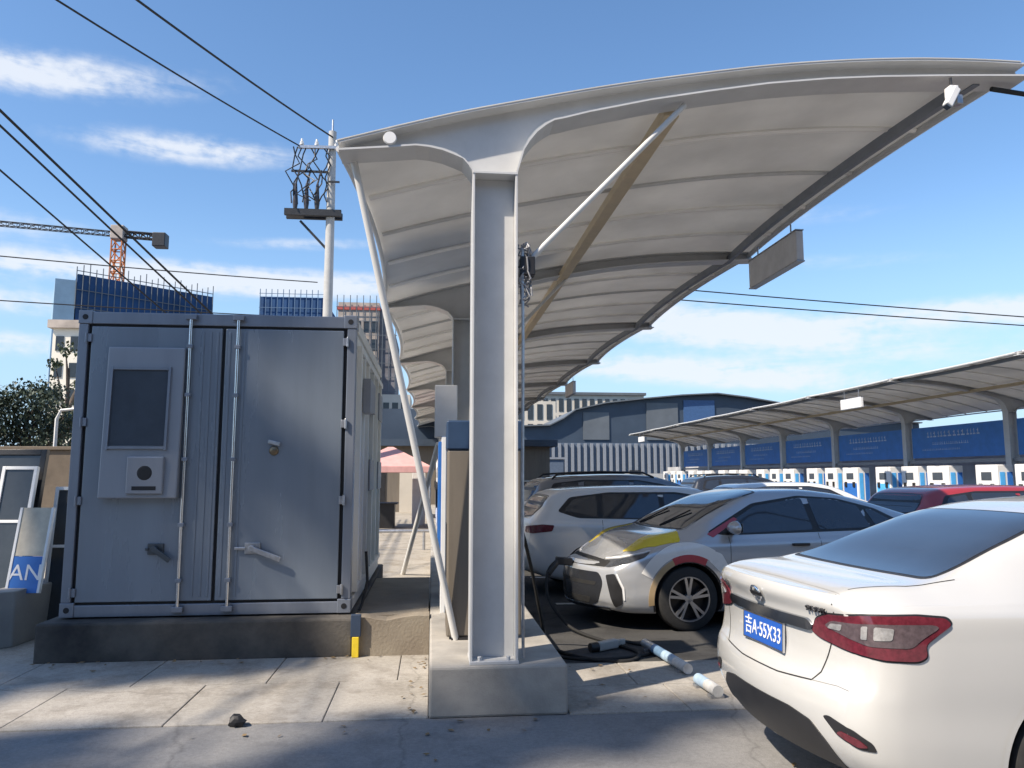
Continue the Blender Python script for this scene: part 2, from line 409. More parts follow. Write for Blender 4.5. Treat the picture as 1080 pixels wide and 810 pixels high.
arcL = [(-CW, COLH)] + [(-CW-.02-.42*(1-math.cos(R(a))), COLH+.20*math.sin(R(a))) for a in (15,30,45,60,75,90)] + [(-.80,4.035),(-1.15,4.0)]
arcR = [(CW, COLH)] + [(CW+.02+.40*(1-math.cos(R(a))), COLH+.47*math.sin(R(a))) for a in (12,24,36,48,60,72,84)] + [(.72,4.385),(1.2,4.505),(1.655,4.598),(2.15,4.69),(2.645,4.757),(3.1,4.80),(3.6,4.835),(4.05,4.862),(4.38,4.88)]

def membrane_edge(t, a=4.30, dip=.13): return a - dip*4*t*(1-t)
def canopy(name, label, X0, ys, s, z0, parts_detail=True, over=.135):
    root = thing(name, label, 'canopy', (X0, ys[0], 0))
    def bm_xz(fn):
        bb = bm_new(); fn(bb)
        if s < 0:
            for v in bb.verts: v.co.x = -v.co.x
        return bb
    Y0 = ys[0]
    for y in ys:
        y -= Y0
        def col(bb):
            box(bb, (-CW-.02, y-.15, z0), (CW+.02, y+.15, z0+.022))                      # base plate
            box(bb, (-CW, y-.006, z0+.022), (CW, y+.006, COLH-.01))                      # web
            box(bb, (-CW-.018, y-.13, z0+.022), (-CW, y+.13, COLH-.01)); box(bb, (CW, y-.13, z0+.022), (CW+.018, y+.13, COLH-.01))
            box(bb, (-CW-.02, y-.135, COLH-.01), (CW+.02, y+.135, COLH+.012))            # end plates
            for sx in (-1, 1):
                for sy in (-1, 1): tube(bb, [(sx*.10, y+sy*.115, z0+.022), (sx*.10, y+sy*.115, z0+.05)], .016, 6)
        cobj = obj('column', bm_xz(col), M_beam, root, bevel=.003)
        def beam(bb):
            up = [(x, ftop(x)-.02) for x in [-1.15+.1*k for k in range(56)] if x <= 4.39]
            lowp = arcL[::-1] + arcR
            web = lowp + up[::-1]
            prism(bb, web, y-.006, y+.006)
            strip(bb, [(x, z+.012) for x, z in up], up, y-.13, y+.13)
            strip(bb, [(x, z+.0) for x, z in arcL], [(x-.014*(1 if i < 6 else 0), z-.014*(0 if i < 3 else 1)) for i, (x, z) in enumerate(arcL)], y-.13, y+.13)
            strip(bb, arcR, [(x+.014*(1 if i < 6 else 0), z-.014*(0 if i < 3 else 1)) for i, (x, z) in enumerate(arcR)], y-.13, y+.13)
        obj('beam', bm_xz(beam), M_beam, root)
    # membrane, subdivided with scalloped free edges
    bb = bm_new(); rows = []
    sub = 10
    Ys = []
    for i in range(len(ys)-1):
        for k in range(sub): Ys.append((ys[i]+(ys[i+1]-ys[i])*k/sub-Y0, k/sub))
    Ys.append((ys[-1]-Y0, 0)); Ys = [(-over, 0)] + Ys + [(Ys[-1][0]+over, 0)]
    nx = 26
    for (y, t) in Ys:
        xa = -1.16 + .14*4*t*(1-t); xb = membrane_edge(t)
        sag = .018*4*t*(1-t)
        rows.append([(xa+(xb-xa)*k/nx, y, ftop(xa+(xb-xa)*k/nx)+.004-sag*math.sin(math.pi*k/nx)) for k in range(nx+1)])
    Vt = [[bb.verts.new((s*x, y, z)) for x, y, z in r] for r in rows]
    Vb = [[bb.verts.new((s*x, y, z-.008)) for x, y, z in r] for r in rows]
    for i in range(len(rows)-1):
        for k in range(nx):
            bb.faces.new([Vt[i][k], Vt[i][k+1], Vt[i+1][k+1], Vt[i+1][k]]); bb.faces.new([Vb[i][k], Vb[i+1][k], Vb[i+1][k+1], Vb[i][k+1]])
    for i in range(len(rows)-1):
        bb.faces.new([Vt[i][0], Vt[i+1][0], Vb[i+1][0], Vb[i][0]]); bb.faces.new([Vt[i][nx], Vb[i][nx], Vb[i+1][nx], Vt[i+1][nx]])
    for r_, q_ in ((Vt[0], Vb[0]), (Vt[-1], Vb[-1])):
        for k in range(nx): bb.faces.new([r_[k], q_[k], q_[k+1], r_[k+1]])
    obj('membrane', bb, M_membr, root, smooth=True)
    # ribs, five to a bay
    for i in range(len(ys)-1):
        for k in range(1, 5):
            y = ys[i]+(ys[i+1]-ys[i])*k/5-Y0; t = k/5; sag = .018*4*t*(1-t)
            xa = -1.16+.14*4*t*(1-t)+.05; xb = membrane_edge(t)-.04
            pts = [(s*(xa+(xb-xa)*j/18), y, ftop(xa+(xb-xa)*j/18)-.034-sag*math.sin(math.pi*j/18)) for j in range(19)]
            obj('rib', tube(bm_new(), pts, .026 if k != 2 else .022, 6), M_seam if k != 2 else M_beam, root, smooth=True)
    # purlins, gutters and edge cables
    ye = ys[-1]-Y0
    obj('purlin', bar(bm_new(), (s*1.45, .15, 4.555), (s*1.45, ye, 4.555), .13, .10), M_cream, root, bevel=.01)
    bb = bm_new()
    for i in range(len(ys)-1):
        P = [(s*(membrane_edge(k/12)-.30), ys[i]+(ys[i+1]-ys[i])*k/12-Y0, ftop(membrane_edge(k/12)-.3)-.10) for k in range(13)]
        for p, q in zip(P, P[1:]): bar(bb, p, q, .06, .10)
    obj('edge_rail', bb, mat('edge_rail_dark', (.19,.21,.24), .5), root)
    bb = bm_new()
    for i in range(len(ys)-1):
        tube(bb, [(s*(membrane_edge(k/12)+.01), ys[i]+(ys[i+1]-ys[i])*k/12-Y0, ftop(4.2)-.035) for k in range(13)], .038, 8)
    obj('edge_tube', bb, M_beam, root, smooth=True)
    bb = bm_new()
    for i in range(len(ys)-1):
        tube(bb, [(s*(-1.165+.14*4*(k/12)*(1-k/12)), ys[i]+(ys[i+1]-ys[i])*k/12-Y0, 4.05) for k in range(13)], .024, 8)
    obj('edge_tube', bb, M_beam, root, smooth=True)
    return root
C1X, C1Y = .445, [5.63 + 5.4*k for k in range(9)]
can1 = canopy('canopy', 'large near white membrane canopy on steel columns over the parked cars', C1X, C1Y, 1, .335)
# round end disc, brace and stay on the near frame
b = bm_new(); lathe(b, [(-.15,.0),(-.15,.045),(-.131,.05),(-.131,.0)], (-.78, 0, 4.09), 'y', 20); obj('end_disc', b, M_white, can1, smooth=True)
for k in range(0, 6):
    yy = 5.4*k
    obj('brace', tube(bm_new(), [(.20, yy-.02, 3.16), (1.50, yy-.02, 4.52)], .023, 10), M_steelw, can1, smooth=True)
obj('stay', tube(bm_new(), [(-1.06, .12, 4.0), (-.24, .70, .34)], .028, 10), M_steelw, can1, smooth=True)
obj('stay', tube(bm_new(), [(-.35, 5.9, 2.1), (-.9, 7.6, .0)], .04, 10), M_steelw, can1, smooth=True)
# loose wiring on the near column
b = bm_new(); rnd = random.Random(3)
for k in range(11):
    x = .20+.02*rnd.random(); z = 3.35; pts = []
    for j in range(11):
        pts.append((x+rnd.uniform(-.025,.07), -.06+rnd.uniform(-.05,.06), z)); z -= rnd.uniform(.02,.07)
    tube(b, pts, .006, 5)
obj('wiring', b, M_grey, can1, smooth=True)
b = bm_new(); tube(b, [(.205,-.08,3.3),(.21,-.085,2.6),(.205,-.08,1.6),(.207,-.08,.36)], .012, 6); obj('conduit', b, M_galv, can1, smooth=True)
b = bm_new(); box(b, (.19,-.10,3.10),(.30,.0,3.24)); obj('junction_box', b, M_dark, can1, bevel=.006)

C2X, C2Y = 20.05, [13.2, 19.1, 25.0, 30.9, 36.8, 42.6, 48.4, 54.4, 60.6]
can2 = canopy('canopy', 'farther white membrane canopy with blue banners on the right', C2X, C2Y, -1, .141)

# hanging items on the canopies
def hanging_sign(loc, label, m, grp, up=.14):
    t = thing('hanging_sign', label, 'sign', loc, 0, grp)
    obj('panel', box(bm_new(), (-.05,-.72,-.19), (.05,.72,.19)), m, t, bevel=.012)
    for zz in (-.205, .19): obj('edge_rail', box(bm_new(), (-.053,-.73,zz),(.053,.73,zz+.015)), M_galv, t)
    for y in (-.5,.5): obj('rod', tube(bm_new(), [(0,y,.2),(0,y,.2+up)], .01, 6), M_galv, t)
    return t
hanging_sign((4.50, 9.6, 4.46), 'grey box sign hanging on two rods from the near canopy edge', mat('sign_grey', (.60,.61,.63), .55), 'hanging canopy signs')
hanging_sign((4.52, 25.0, 4.46), 'small far box sign under the near canopy edge', mat('sign_grey', (.2,.2,.2)), 'hanging canopy signs')
hanging_sign((15.75, 27.6, 4.35), 'bright white box sign hanging from the far canopy edge', M_white, 'hanging canopy signs', up=.3)
hanging_sign((15.75, 57.2, 4.4), 'tiny white box sign at the far end of the farther canopy', M_white, 'hanging canopy signs', up=.3)
# security camera
t = thing('security_camera', 'white security camera hanging under the near canopy tip', 'camera', (4.12, 5.50, 4.76)); t.scale = (.72,.72,.8)
obj('bracket', tube(bm_new(), [(0,0,.06),(0,0,-.03),(.0,-.02,-.06)], .016, 8), M_dark, t, smooth=True)
b = bm_new(); box(b, (-.05,-.06,-.15),(.05,.05,-.04)); obj('mount', b, M_white, t, bevel=.01)
M4 = Matrix.Translation((-.05,-.08,-.17)) @ Matrix.Rotation(R(-58), 4, 'Y')
b = bm_new(); box(b, (-.13,-.045,-.04),(.09,.045,.04), M4); obj('body', b, M_white, t, bevel=.012)
b = bm_new(); box(b, (-.145,-.035,-.03),(-.131,.035,.03), M4); obj('lens', b, M_screen, t)
b = bm_new(); box(b, (.03,-.05,-.23),(.10,.04,-.13)); obj('lamp', b, M_galv, t, bevel=.01)

# ------------------------------------------------------------------ container cabinet
def make_cabinet():
    X0, X1, Y0, Y1, Z0, Z1 = -3.30, -.74, 7.5, 11.4, .36, 3.17
    t = thing('container_cabinet', 'grey steel container cabinet with two locked doors on the stained concrete base', 'cabinet', (X0, Y0, Z0))
    W, D, T = X1-X0, Y1-Y0, Z1-Z0
    # frame: corner posts, rails, castings
    b = bm_new()
    for x in (0, W-.085): box(b, (x, 0, .13), (x+.085, .11, T-.13))
    box(b, (.11, .004, T-.125), (W-.11, .10, T-.012)); box(b, (.11, .004, .0), (W-.11, .10, .105))
    obj('frame', b, M_cabf, t, bevel=.006); b = bm_new()
    for x in (0, W-.085): box(b, (x, D-.11, .13), (x+.085, D, T-.13))
    box(b, (0, D-.1, T-.125), (W, D-.003, T-.012)); 
    obj('rear_frame', b, M_cabf, t, bevel=.006)
    for x in (-.006, W-.118):
        for z in (.0, T-.128):
            cc = obj('corner_casting', box(bm_new(), (x, -.006, z), (x+.124, .165, z+.128)), M_cabf, t, bevel=.006)
            obj('casting_hole', lathe(bm_new(), [(-.009, .0), (-.009, .026), (-.0065, .026), (-.0065, 0)], (x+.062, 0, z+.064), 'y', 14), M_seal, cc)
    # dark seals round the doors
    b = bm_new()
    zt, zb = T-.128, .108
    box(b, (.086, .03, zb), (W-.086, .06, zt)); obj('door_seal', b, M_seal, t)
    # doors
    mid = 1.32
    b = bm_new(); box(b, (.118, .002, zb+.022), (mid-.016, .055, zt-.024)); dl = obj('door', b, M_cab, t, bevel=.006)
    b = bm_new(); box(b, (mid+.016, .002, zb+.022), (W-.118, .055, zt-.024)); dr = obj('door', b, M_cab, t, bevel=.006)
    # folds in the meeting stiles
    b = bm_new()
    for x in (mid-.20, mid-.13, mid-.065): box(b, (x, -.004, zb+.06), (x+.022, .0015, zt-.06))
    obj('stile', b, M_cab, dl, bevel=.003)
    b = bm_new()
    for x in (mid+.045, mid+.11, mid+.18): box(b, (x, -.004, zb+.06), (x+.022, .0015, zt-.06))
    obj('stile', b, M_cab, dr, bevel=.003)
    # screen box on the left door
    b = bm_new()
    prism(b, [(-.0, .0), (-.0, 1.40), (.045, 1.40), (.10, .0)][::1], .295, .985, 'yz')
    for v in b.verts: v.co.y = -v.co.y; v.co.z += 1.06
    obj('screen_box', b, M_box, dl, bevel=.012)
    def slope_y(z): return -(.10-.055*((z-1.06)/1.40))
    b = bm_new()
    for (x0, x1, z0, z1, e) in ((.36,.85,1.54,2.24,.004),):
        v = [b.verts.new((x, slope_y(z)-e, z)) for x, z in ((x0,z0),(x1,z0),(x1,z1),(x0,z1))]; b.faces.new(v)
        r = bmesh.ops.extrude_face_region(b, geom=b.faces[:]); 
        for w_ in [g for g in r['geom'] if isinstance(g, bmesh.types.BMVert)]: w_.co.y += .02
    obj('pane', b, M_screen, dl)
    b = bm_new()
    for (x0,x1,z0,z1) in ((.335,.36,1.50,2.27),(.85,.875,1.50,2.27),(.36,.85,2.24,2.27),(.36,.85,1.50,1.54)):
        bar(b, (( x0+x1)/2 if x1-x0 < .1 else x0, slope_y(z0)-.008, z0 if x1-x0 < .1 else (z0+z1)/2), ((x0+x1)/2 if x1-x0 < .1 else x1, slope_y(z1)-.008, z1 if x1-x0 < .1 else (z0+z1)/2), .026, .022)
    obj('pane_frame', b, M_cabf, dl)
    b = bm_new(); box(b, (.545, -.125, 1.10), (.865, -.06, 1.44)); obj('reader_panel', b, M_box, dl, bevel=.01)
    b = bm_new(); lathe(b, [(-.128,.0),(-.128,.055),(-.120,.085),(-.118,.085),(-.118,0)], (.705, 0, 1.29), 'y', 20)
    box(b, (.60,-.1275,1.135), (.81,-.1255,1.17)); obj('reader', b, M_seal, dl)
    # lock rods with guides and handles
    def rod(parent, x, side):
        b = bm_new(); tube(b, [(x, -.028, .05), (x, -.028, T-.06)], .015, 10)
        r = obj('lock_rod', b, M_chrome, parent, smooth=True)
        for z in (.30, .8, 1.4, 2.0, T-.35): obj('rod_guide', box(bm_new(), (x-.026, -.047, z), (x+.026, .003, z+.035)), M_cabf, r, bevel=.004)
        for z in (.035, T-.075): obj('rod_guide', box(bm_new(), (x-.05, -.045, z), (x+.05, .0, z+.05)), M_cabf, r, bevel=.004)
    rod(dl, 1.02, -1); rod(dr, 1.455, 1)
    def handle(parent, x, z, s, m):
        b = bm_new()
        box(b, (x-.07, -.018, z-.05), (x+.07, .003, z+.05)); lathe(b, [(-.06,.0),(-.06,.028),(-.018,.032),(-.018,0)], (x, 0, z), 'y', 14)
        bar(b, (x, -.055, z), (x+.26*s, -.06, z-.10), .022, .045); box(b, (x-.16*abs(s), -.03, z-.012), (x-.06, -.012, z+.012))
        obj('handle', b, m, parent, bevel=.004)
    handle(dl, .80, .60, .55, mat('worn_handle', (.10,.11,.12), .4, metal=.6)); handle(dr, 1.66, .60, 1.0, M_galv)
    b = bm_new(); lathe(b, [(-.018,.0),(-.018,.032),(-.010,.042),(.002,.045),(.002,0)], (1.82, 0, 1.50), 'y', 18); obj('lock', b, mat('brass_lock', (.22,.17,.11), .35, metal=.7), dr, smooth=True)
    b = bm_new(); bar(b, (1.77, -.02, 1.585), (1.88, -.03, 1.56), .02, .035); obj('lock_cover', b, M_galv, dr, bevel=.004)
    for z in (.18, 1.0, 1.72, T-.30):
        for x, par in ((.075, dl), (W-.125, dr)):
            b = bm_new(); box(b, (x, -.016, z), (x+.05, .0, z+.075)); tube(b, [(x+.025+.02*(1 if x < 1 else -1)*-1, -.02, z-.01), (x+.025+.02*(1 if x < 1 else -1)*-1, -.02, z+.085)], .012, 8)
            obj('hinge', b, M_galv if x > 1 else M_cabf, par, bevel=.003)
    # body: side panels and roof
    b = bm_new()
    box(b, (.0, .17, .13), (.03, D-.11, T-.13)); box(b, (.02, .11, T-.05), (W-.02, D-.11, T-.02)); box(b, (.03, .11, .02), (W-.03, D-.11, .06))
    box(b, (.09, D-.07, .05), (W-.09, D-.04, T-.1))
    obj('shell', b, M_cabw, t)
    b = bm_new()
    box(b, (W-.04, .168, .13), (W-.02, D-.11, T-.13))
    for y in (.35, .75, 1.3, 2.0, 2.7, 3.4): box(b, (W-.0205, y, .20), (W+.03, y+.07, T-.30))
    box(b, (W-.02, .35, T-.30), (W+.03, D-.2, T-.24)); box(b, (W-.02, .35, .14), (W+.03, D-.2, .2))
    box(b, (W-.05, .166, T-.125), (W, D-.11, T-.012)); box(b, (W-.05, .166, 0), (W, D-.11, .11))
    obj('side_panel', b, M_cabw, t, bevel=.004)
    for y in (1.40, 2.75):
        for z in (1.1, 2.0): obj('vent', box(bm_new(), (W+.03, y, z), (W+.05, y+.6, z+.35)), M_grey, t, bevel=.005)
    obj('fan_box', box(bm_new(), (W+.03, .5, T-.9), (W+.11, .8, T-.55)), M_grey, t, bevel=.005)
    # faint reflection line on the left door is not drawn
    return t
make_cabinet()
# drain cable from the cabinet corner
tag(obj('cable', tube(bm_new(), [(-.62,7.72,.9),(-.60,7.7,.62),(-.64,7.62,.42),(-.66,7.58,.37)], .014, 8), M_black, smooth=True),
    'short black cable hanging at the right corner of the container cabinet', 'cable')

# ------------------------------------------------------------------ chargers on the islands
def charger(loc, rz, label, kind, grp):
    t = thing('charger', label, 'charger', loc, rz, grp)
    if kind == 'brown':
        obj('body', box(bm_new(), (-.30,-.22,.02),(.30,.22,1.50)), M_brownp, t, bevel=.015)
        obj('header', box(bm_new(), (-.31,-.23,1.502),(.31,.23,1.74)), mat('header_blue', (.03,.06,.12), .4), t, bevel=.012)
        obj('screen', box(bm_new(), (.301,-.12,1.05),(.31,.12,1.35)), M_screen, t)
        b = bm_new(); box(b, (-.305,-.12,.25),(-.30,.12,.9)); obj('vent', b, M_dark, t)
    else:
        obj('body', box(bm_new(), (-.28,-.30,.02),(.28,.30,1.72)), M_white, t, bevel=.02)
        for sx in (-1, 1):
            obj('side_panel', box(bm_new(), (-.20 if sx < 0 else .05,-.307,.10),(-.03 if sx < 0 else .24,-.301,1.5)), M_bluep if sx > 0 else M_bluel, t)
            obj('front_panel', box(bm_new(), (sx*.281-.004,-.26,.12),(sx*.281+.004,.26,1.1)), M_bluep if kind == 'blue' else M_bluel if kind == 'pale' else M_white, t)
            obj('screen', box(bm_new(), (sx*.284-.004,-.14,1.25),(sx*.284+.004,.14,1.5)), M_screen, t)
            for yy in (-.2, .12): obj('connector', box(bm_new(), (sx*.30-.03,yy,.95),(sx*.30+.03,yy+.08,1.15)), M_dark, t, bevel=.01)
    b = bm_new(); box(b, (-.26,-.24,0),(.26,.24,.02)); obj('foot', b, M_dark, t)
    return t
G1 = 'chargers on the island under the near canopy'
charger((.43, 6.55, .335), 0, 'brown grey charger with dark blue top right behind the front column', 'brown', G1)
charger((.38, 8.6, .335), 0, 'white charger with blue front panels second along the near island', 'blue', G1)
for k, y in enumerate((13.6, 16.1, 19.0, 21.6, 24.5)):
    charger((.42, y, .335), 0, ['white and blue charger by the second column of the near canopy', 'white charger by the third near canopy column', 'distant white charger halfway down the near island',
            'distant white charger before the fourth near canopy column', 'farthest white charger on the near island'][k], 'blue', G1)
# white hanging cabinet and blue board beside the island
t = thing('distribution_box', 'white tall electrical box on a post beside the chargers, left of the front column', 'electrical box', (.16, 9.4, .335))
obj('post', tube(bm_new(), [(0,0,0),(0,0,1.75)], .04, 8), M_steelw, t, smooth=True)
obj('door', box(bm_new(), (-.13,-.10,1.75),(.14,.12,2.38)), M_white, t, bevel=.01)
t = thing('notice_board', 'narrow blue notice board standing beside the chargers left of the column', 'board', (.14, 7.9, .335))
obj('panel', box(bm_new(), (-.075,-.35,.50),(-.045,.65,1.62)), M_bluep, t, bevel=.004)
obj('frame', box(bm_new(), (-.044,-.36,.0),(.0,.66,1.66)), M_white, t, bevel=.004)

G2 = 'charging cabinets under the farther canopy'
ords = ['nearest', 'second', 'third', 'fourth', 'fifth', 'sixth', 'seventh', 'eighth']
for i in range(len(C2Y)-1):
    ym = C2Y[i]
    for j, f in enumerate((.22, .5, .8)):
        o = charger((18.4, ym+f*5.9, .14), 0, f'{["blue fronted", "all white fronted", "pale blue fronted"][j]} charging cabinet under the {ords[i]} blue banner from the right', ['blue', 'white', 'pale'][j], G2)
        o.scale = (1, (2.0, 1.7, 1.7)[j], 1.08)
isl2 = obj('charging_island', box(bm_new(), (17.9, 10, 0.004), (20.8, 66, .14)), M_plinth); tag(isl2, 'low concrete island under the farther canopy', 'kerb island')
for o in can2.children: pass
tag(obj('yard_wall', box(bm_new(), (21.7, 4, 0), (21.95, 70, 2.45)), mat('beige_wall', (.42,.42,.42), .85, var=.2, scale=.6)), 'long grey wall behind the chargers of the farther canopy', 'wall')
# banners hung between the far columns
rnd = random.Random(11)
for i in range(len(C2Y)-1):
    y0, y1 = C2Y[i]+.32, C2Y[i+1]-.32
    t = thing('banner', f'blue lettered banner, {ords[i]} from the right under the farther canopy', 'banner', (20.05, (y0+y1)/2, 2.36), 0, 'blue banners of the farther canopy')
    h = (y1-y0)/2
    obj('sheet', box(bm_new(), (-.012,-h,.0),(.012,h,1.24)), M_blueb, t)
    obj('rail', box(bm_new(), (-.04,-h-.25,-.22),(.04,h+.25,-.10)), M_grey, t)
    b = bm_new()
    for row, (z, hh, w0, w1) in enumerate(((.82,.22,-.62,.55),(.52,.10,-.5,.3),(.30,.07,-.75,.1))):
        y = w0*h
        while y < w1*h:
            w = rnd.uniform(.6, 1.3)*hh
            # short strokes: illegible at this distance in the photograph
            box(b, (-.015, y, z), (-.0125, y+w*.75, z+hh*.22)); box(b, (-.015, y+w*.28, z+hh*.25), (-.0125, y+w*.42, z+hh)); box(b, (-.0150, y+.02, z+hh*.62), (-.0125, y+w*.24, z+hh*.8))
            y += w*1.15
    for v in b.verts: v.co.y *= -1
    obj('lettering', b, mat('faded_letter', (.5,.58,.68), .6, var=.3, scale=8), t)

# ------------------------------------------------------------------ poles and wires
def wire(name, label, p, q, sag, r, n=24, group=None, m=None):
    p = Vector(p); q = Vector(q)
    pts = []
    for i in range(n+1):
        t = i/n; v = p.lerp(q, t); v.z -= sag*4*t*(1-t); pts.append(v)
    return tag(obj(name, tube(bm_new(), pts, r, 6), m or M_black, smooth=True), label, 'wire', group)
PX, PY = -3.2, 23.5
def utility_pole():
    t = thing('utility_pole', 'white utility pole with crossarm, insulators and transformer platform behind the container', 'utility pole', (PX, PY, 0))
    obj('pole', tube(bm_new(), [(0,0,0),(0,0,12.3)], [.17,.12], 16), mat('pale_concrete', (.42,.42,.41), .8, var=.1), t, smooth=True)
    b = bm_new(); bar(b, (-1.0,-.17,11.7),(.3,-.17,11.72),.09,.09); obj('crossarm', b, M_galv, t)
    b = bm_new(); bar(b, (-1.35,-.17,9.62),(.35,-.17,9.62),.12,.20); bar(b, (-1.35,.17,9.62),(.35,.17,9.62),.12,.20); bar(b, (-.9,0,9.4),(-.05,0,8.5),.07,.07); obj('platform', b, M_dark, t)
    for x in (-1.05,-.72,-.4):
        b = bm_new(); tube(b, [(x,-.1,9.75),(x,-.1,9.95),(x,-.1,10.55)], [.06,.085,.04], 10); tube(b, [(x,-.1,10.55),(x+.1,-.1,11.0)], .03, 6); obj('fuse_cutout', b, mat('brown_insulator', (.05,.045,.05), .3), t, smooth=True)
    for x in (-.9,-.45,.15):
        b = bm_new(); lathe(b, [(0,.02),(0,.06),(.05,.07),(.06,.04),(.11,.06),(.12,.035),(.2,.03),(.2,.0)][:7], (x,-.17,11.76), 'z', 10); obj('insulator', b, M_white, t, smooth=True)
    rnd = random.Random(5)
    for k in range(9):
        x = -1.15+.13*k; pts = [(x, -.17, 11.7)]
        for j in range(6): pts.append((x+rnd.uniform(-.22,.22), -.2+rnd.uniform(-.15,.15), 11.4-j*.30+rnd.uniform(-.1,.1)))
        obj('jumper', tube(bm_new(), pts, .022, 5), M_dark, t, smooth=True)
    b = bm_new(); bar(b, (-1.2,-.1,10.95),(-.1,-.1,10.95),.06,.06); bar(b, (-.05,-.22,10.6),(.28,-.22,10.6),.05,.05); obj('spreader', b, M_dark, t)
    b = bm_new(); tube(b, [(0,0,12.3),(0,0,12.7)], .03, 6); obj('finial', b, M_galv, t)
    return t
utility_pole()
GW = 'overhead wires to the utility pole'
def beyond(p, q, k): p = Vector(p); q = Vector(q); return p + (q-p)*k
wire('overhead_wire', 'thick upper overhead wire meeting the pole top from upper left', (PX+.05,PY,12.1), beyond((PX,PY,12.1), (-5.61,14.99,11.2), 3.4), .55, .025, group=GW)
wire('overhead_wire', 'upper overhead wire meeting the crossarm, left of the thick one', (PX-.9,PY,11.75), beyond((PX-.9,PY,11.75), (-6.99,15.13,11.1), 3.2), .5, .021, group=GW)
wire('overhead_wire', 'upper of the lower left pair of cables sloping down behind the container', (-4.4,28,4.1), beyond((-4.4,28,4.1), (-7.73,13.96,8.1), 2.0), .0, .026, group=GW)
wire('overhead_wire', 'second of the lower left pair of cables sloping behind the container', (-4.5,28,3.95), beyond((-4.5,28,3.95), (-7.80,13.96,7.95), 2.0), .05, .022, group=GW)
wire('overhead_wire', 'thin lowest left wire sloping down past the tower crane', (-5.2,30,3.6), beyond((-5.2,30,3.6), (-7.75,13.96,7.08), 2.0), .0, .018, group=GW)
wire('overhead_wire', 'level thin wire crossing the sky low at the left edge', (-60,40,16.1), (-9,60,16.6), .5, .04, group=GW)
wire('overhead_wire', 'level thin wire lowest at the left edge of the sky', (-60,40,12.9), (-9,60,13.8), .5, .04, group=GW)
GR = 'pair of level wires right of the near canopy'
wire('overhead_wire', 'upper of two level wires right of the near canopy', (-4,60,18.4), (62,60,14.6), .25, .05, group=GR)
wire('overhead_wire', 'lower of two level wires right of the near canopy', (-4,60,17.4), (62,60,13.9), .25, .05, group=GR)
wire('overhead_wire', 'dark cable running off from the near canopy tip to the right', (4.55,5.6,4.79), (19,8.0,4.9), .0, .02)

# street lamp and fence post by the left wall
t = thing('street_lamp', 'thin pale pole with a crossbar by the trees left of the container', 'street lamp', (-6.42, 14, 0))
obj('pole', tube(bm_new(), [(0,0,0),(0,0,2.6),(.06,0,2.75),(.5,0,2.8)], [.035,.03,.025,.02], 8), M_steelw, t, smooth=True)
obj('crossbar', tube(bm_new(), [(-.15,0,1.7),(.75,0,1.72)], .02, 6), M_steelw, t, smooth=True)
obj('lamp_head', box(bm_new(), (.45,-.06,2.77),(.8,.06,2.83)), M_steelw, t, bevel=.01)
# low wall on the left
b = bm_new(); prism(b, [(-12, 7.75), (-4.28, 7.75), (-3.95, 8.05), (-3.62, 13.5), (-3.85, 13.5), (-4.2, 8.2), (-4.4, 8.0), (-12, 8.0)], 0, .53, 'xy')
tag(obj('low_wall', b, M_wallg, bevel=.015), 'low grey rendered wall left of the container cabinet', 'low wall')
b = bm_new(); box(b, (-12, 8.001, 0.004), (-4.45, 13.4, .42)); struct(obj('terrace_ground', b, M_earth))
# things stored on and behind the wall
def leaning(name, label, cat, base, w, h, lean, rz, maker, grp=None):
    t = thing(name, label, cat, base, rz, grp); t.rotation_euler = (-lean, 0, rz); maker(t, w, h); return t
def mk_mirror(t, w, h):
    b = bm_new(); f = .06
    box(b, (0,-.03,0),(f,.03,h)); box(b, (w-f,-.03,0),(w,.03,h)); box(b, (f,-.03,h-f),(w-f,.03,h)); box(b, (f,-.03,0),(w-f,.03,f)); obj('frame', b, M_dark, t, bevel=.004)
    obj('pane', box(bm_new(), (f,-.006,f),(w-f,.006,h-f)), mat('dim_pane', (.05,.055,.06), .12), t)
leaning('framed_mirror', 'dark framed mirror leaning behind the low wall', 'mirror', (-4.72,8.6,.42), .62, 1.50, R(9), R(-6), mk_mirror)
leaning('framed_mirror', 'dark framed pane leaning lowest against the container side', 'mirror', (-4.02,8.9,.05), .36, 1.35, R(6), R(10), mk_mirror)
def mk_panel(t, w, h):
    b = bm_new(); f = .035
    box(b, (0,-.022,0),(f,.022,h)); box(b, (w-f,-.022,0),(w,.022,h)); box(b, (f,-.022,h-f),(w-f,.022,h)); box(b, (f,-.022,0),(w-f,.022,f)); box(b, (f,-.018,h*.55),(w-f,.018,h*.55+.03)); obj('frame', b, M_white, t, bevel=.003)
    obj('pane', box(bm_new(), (f,-.006,f),(w-f,.006,h-f)), mat('dim_pane', (.05,.055,.06), .12), t)
leaning('framed_mirror', 'white framed dark pane leaning behind the AN board', 'mirror', (-4.46,8.40,.44), .36, 1.30, R(10), R(-4), mk_panel)
leaning('framed_mirror', 'narrow white framed dark pane between the AN board and the container', 'mirror', (-3.98,8.62,.10), .28, 1.42, R(8), R(5), mk_panel)
def mk_board(t, w, h):
    obj('board', box(bm_new(), (0,-.012,.36),(w,.012,h)), mat('cream_board', (.55,.50,.40), .7, var=.2), t)
    obj('panel', box(bm_new(), (0,-.014,0),(w,.010,.355)), M_bluep, t)
    text_mesh('AN', .22, basis((w/2,-.0165,.19), (1,0,0), (0,0,1)), M_ltext, 'lettering', t)
    b = bm_new(); box(b, (-.025,-.02,0),(-.001,.02,h)); box(b, (w+.001,-.02,0),(w+.025,.02,h)); obj('edge', b, M_white, t)
leaning('sign_board', 'leaning board with cream top and blue lower part lettered AN', 'sign', (-4.12,8.24,.48), .28, .84, R(12), R(-3), mk_board)
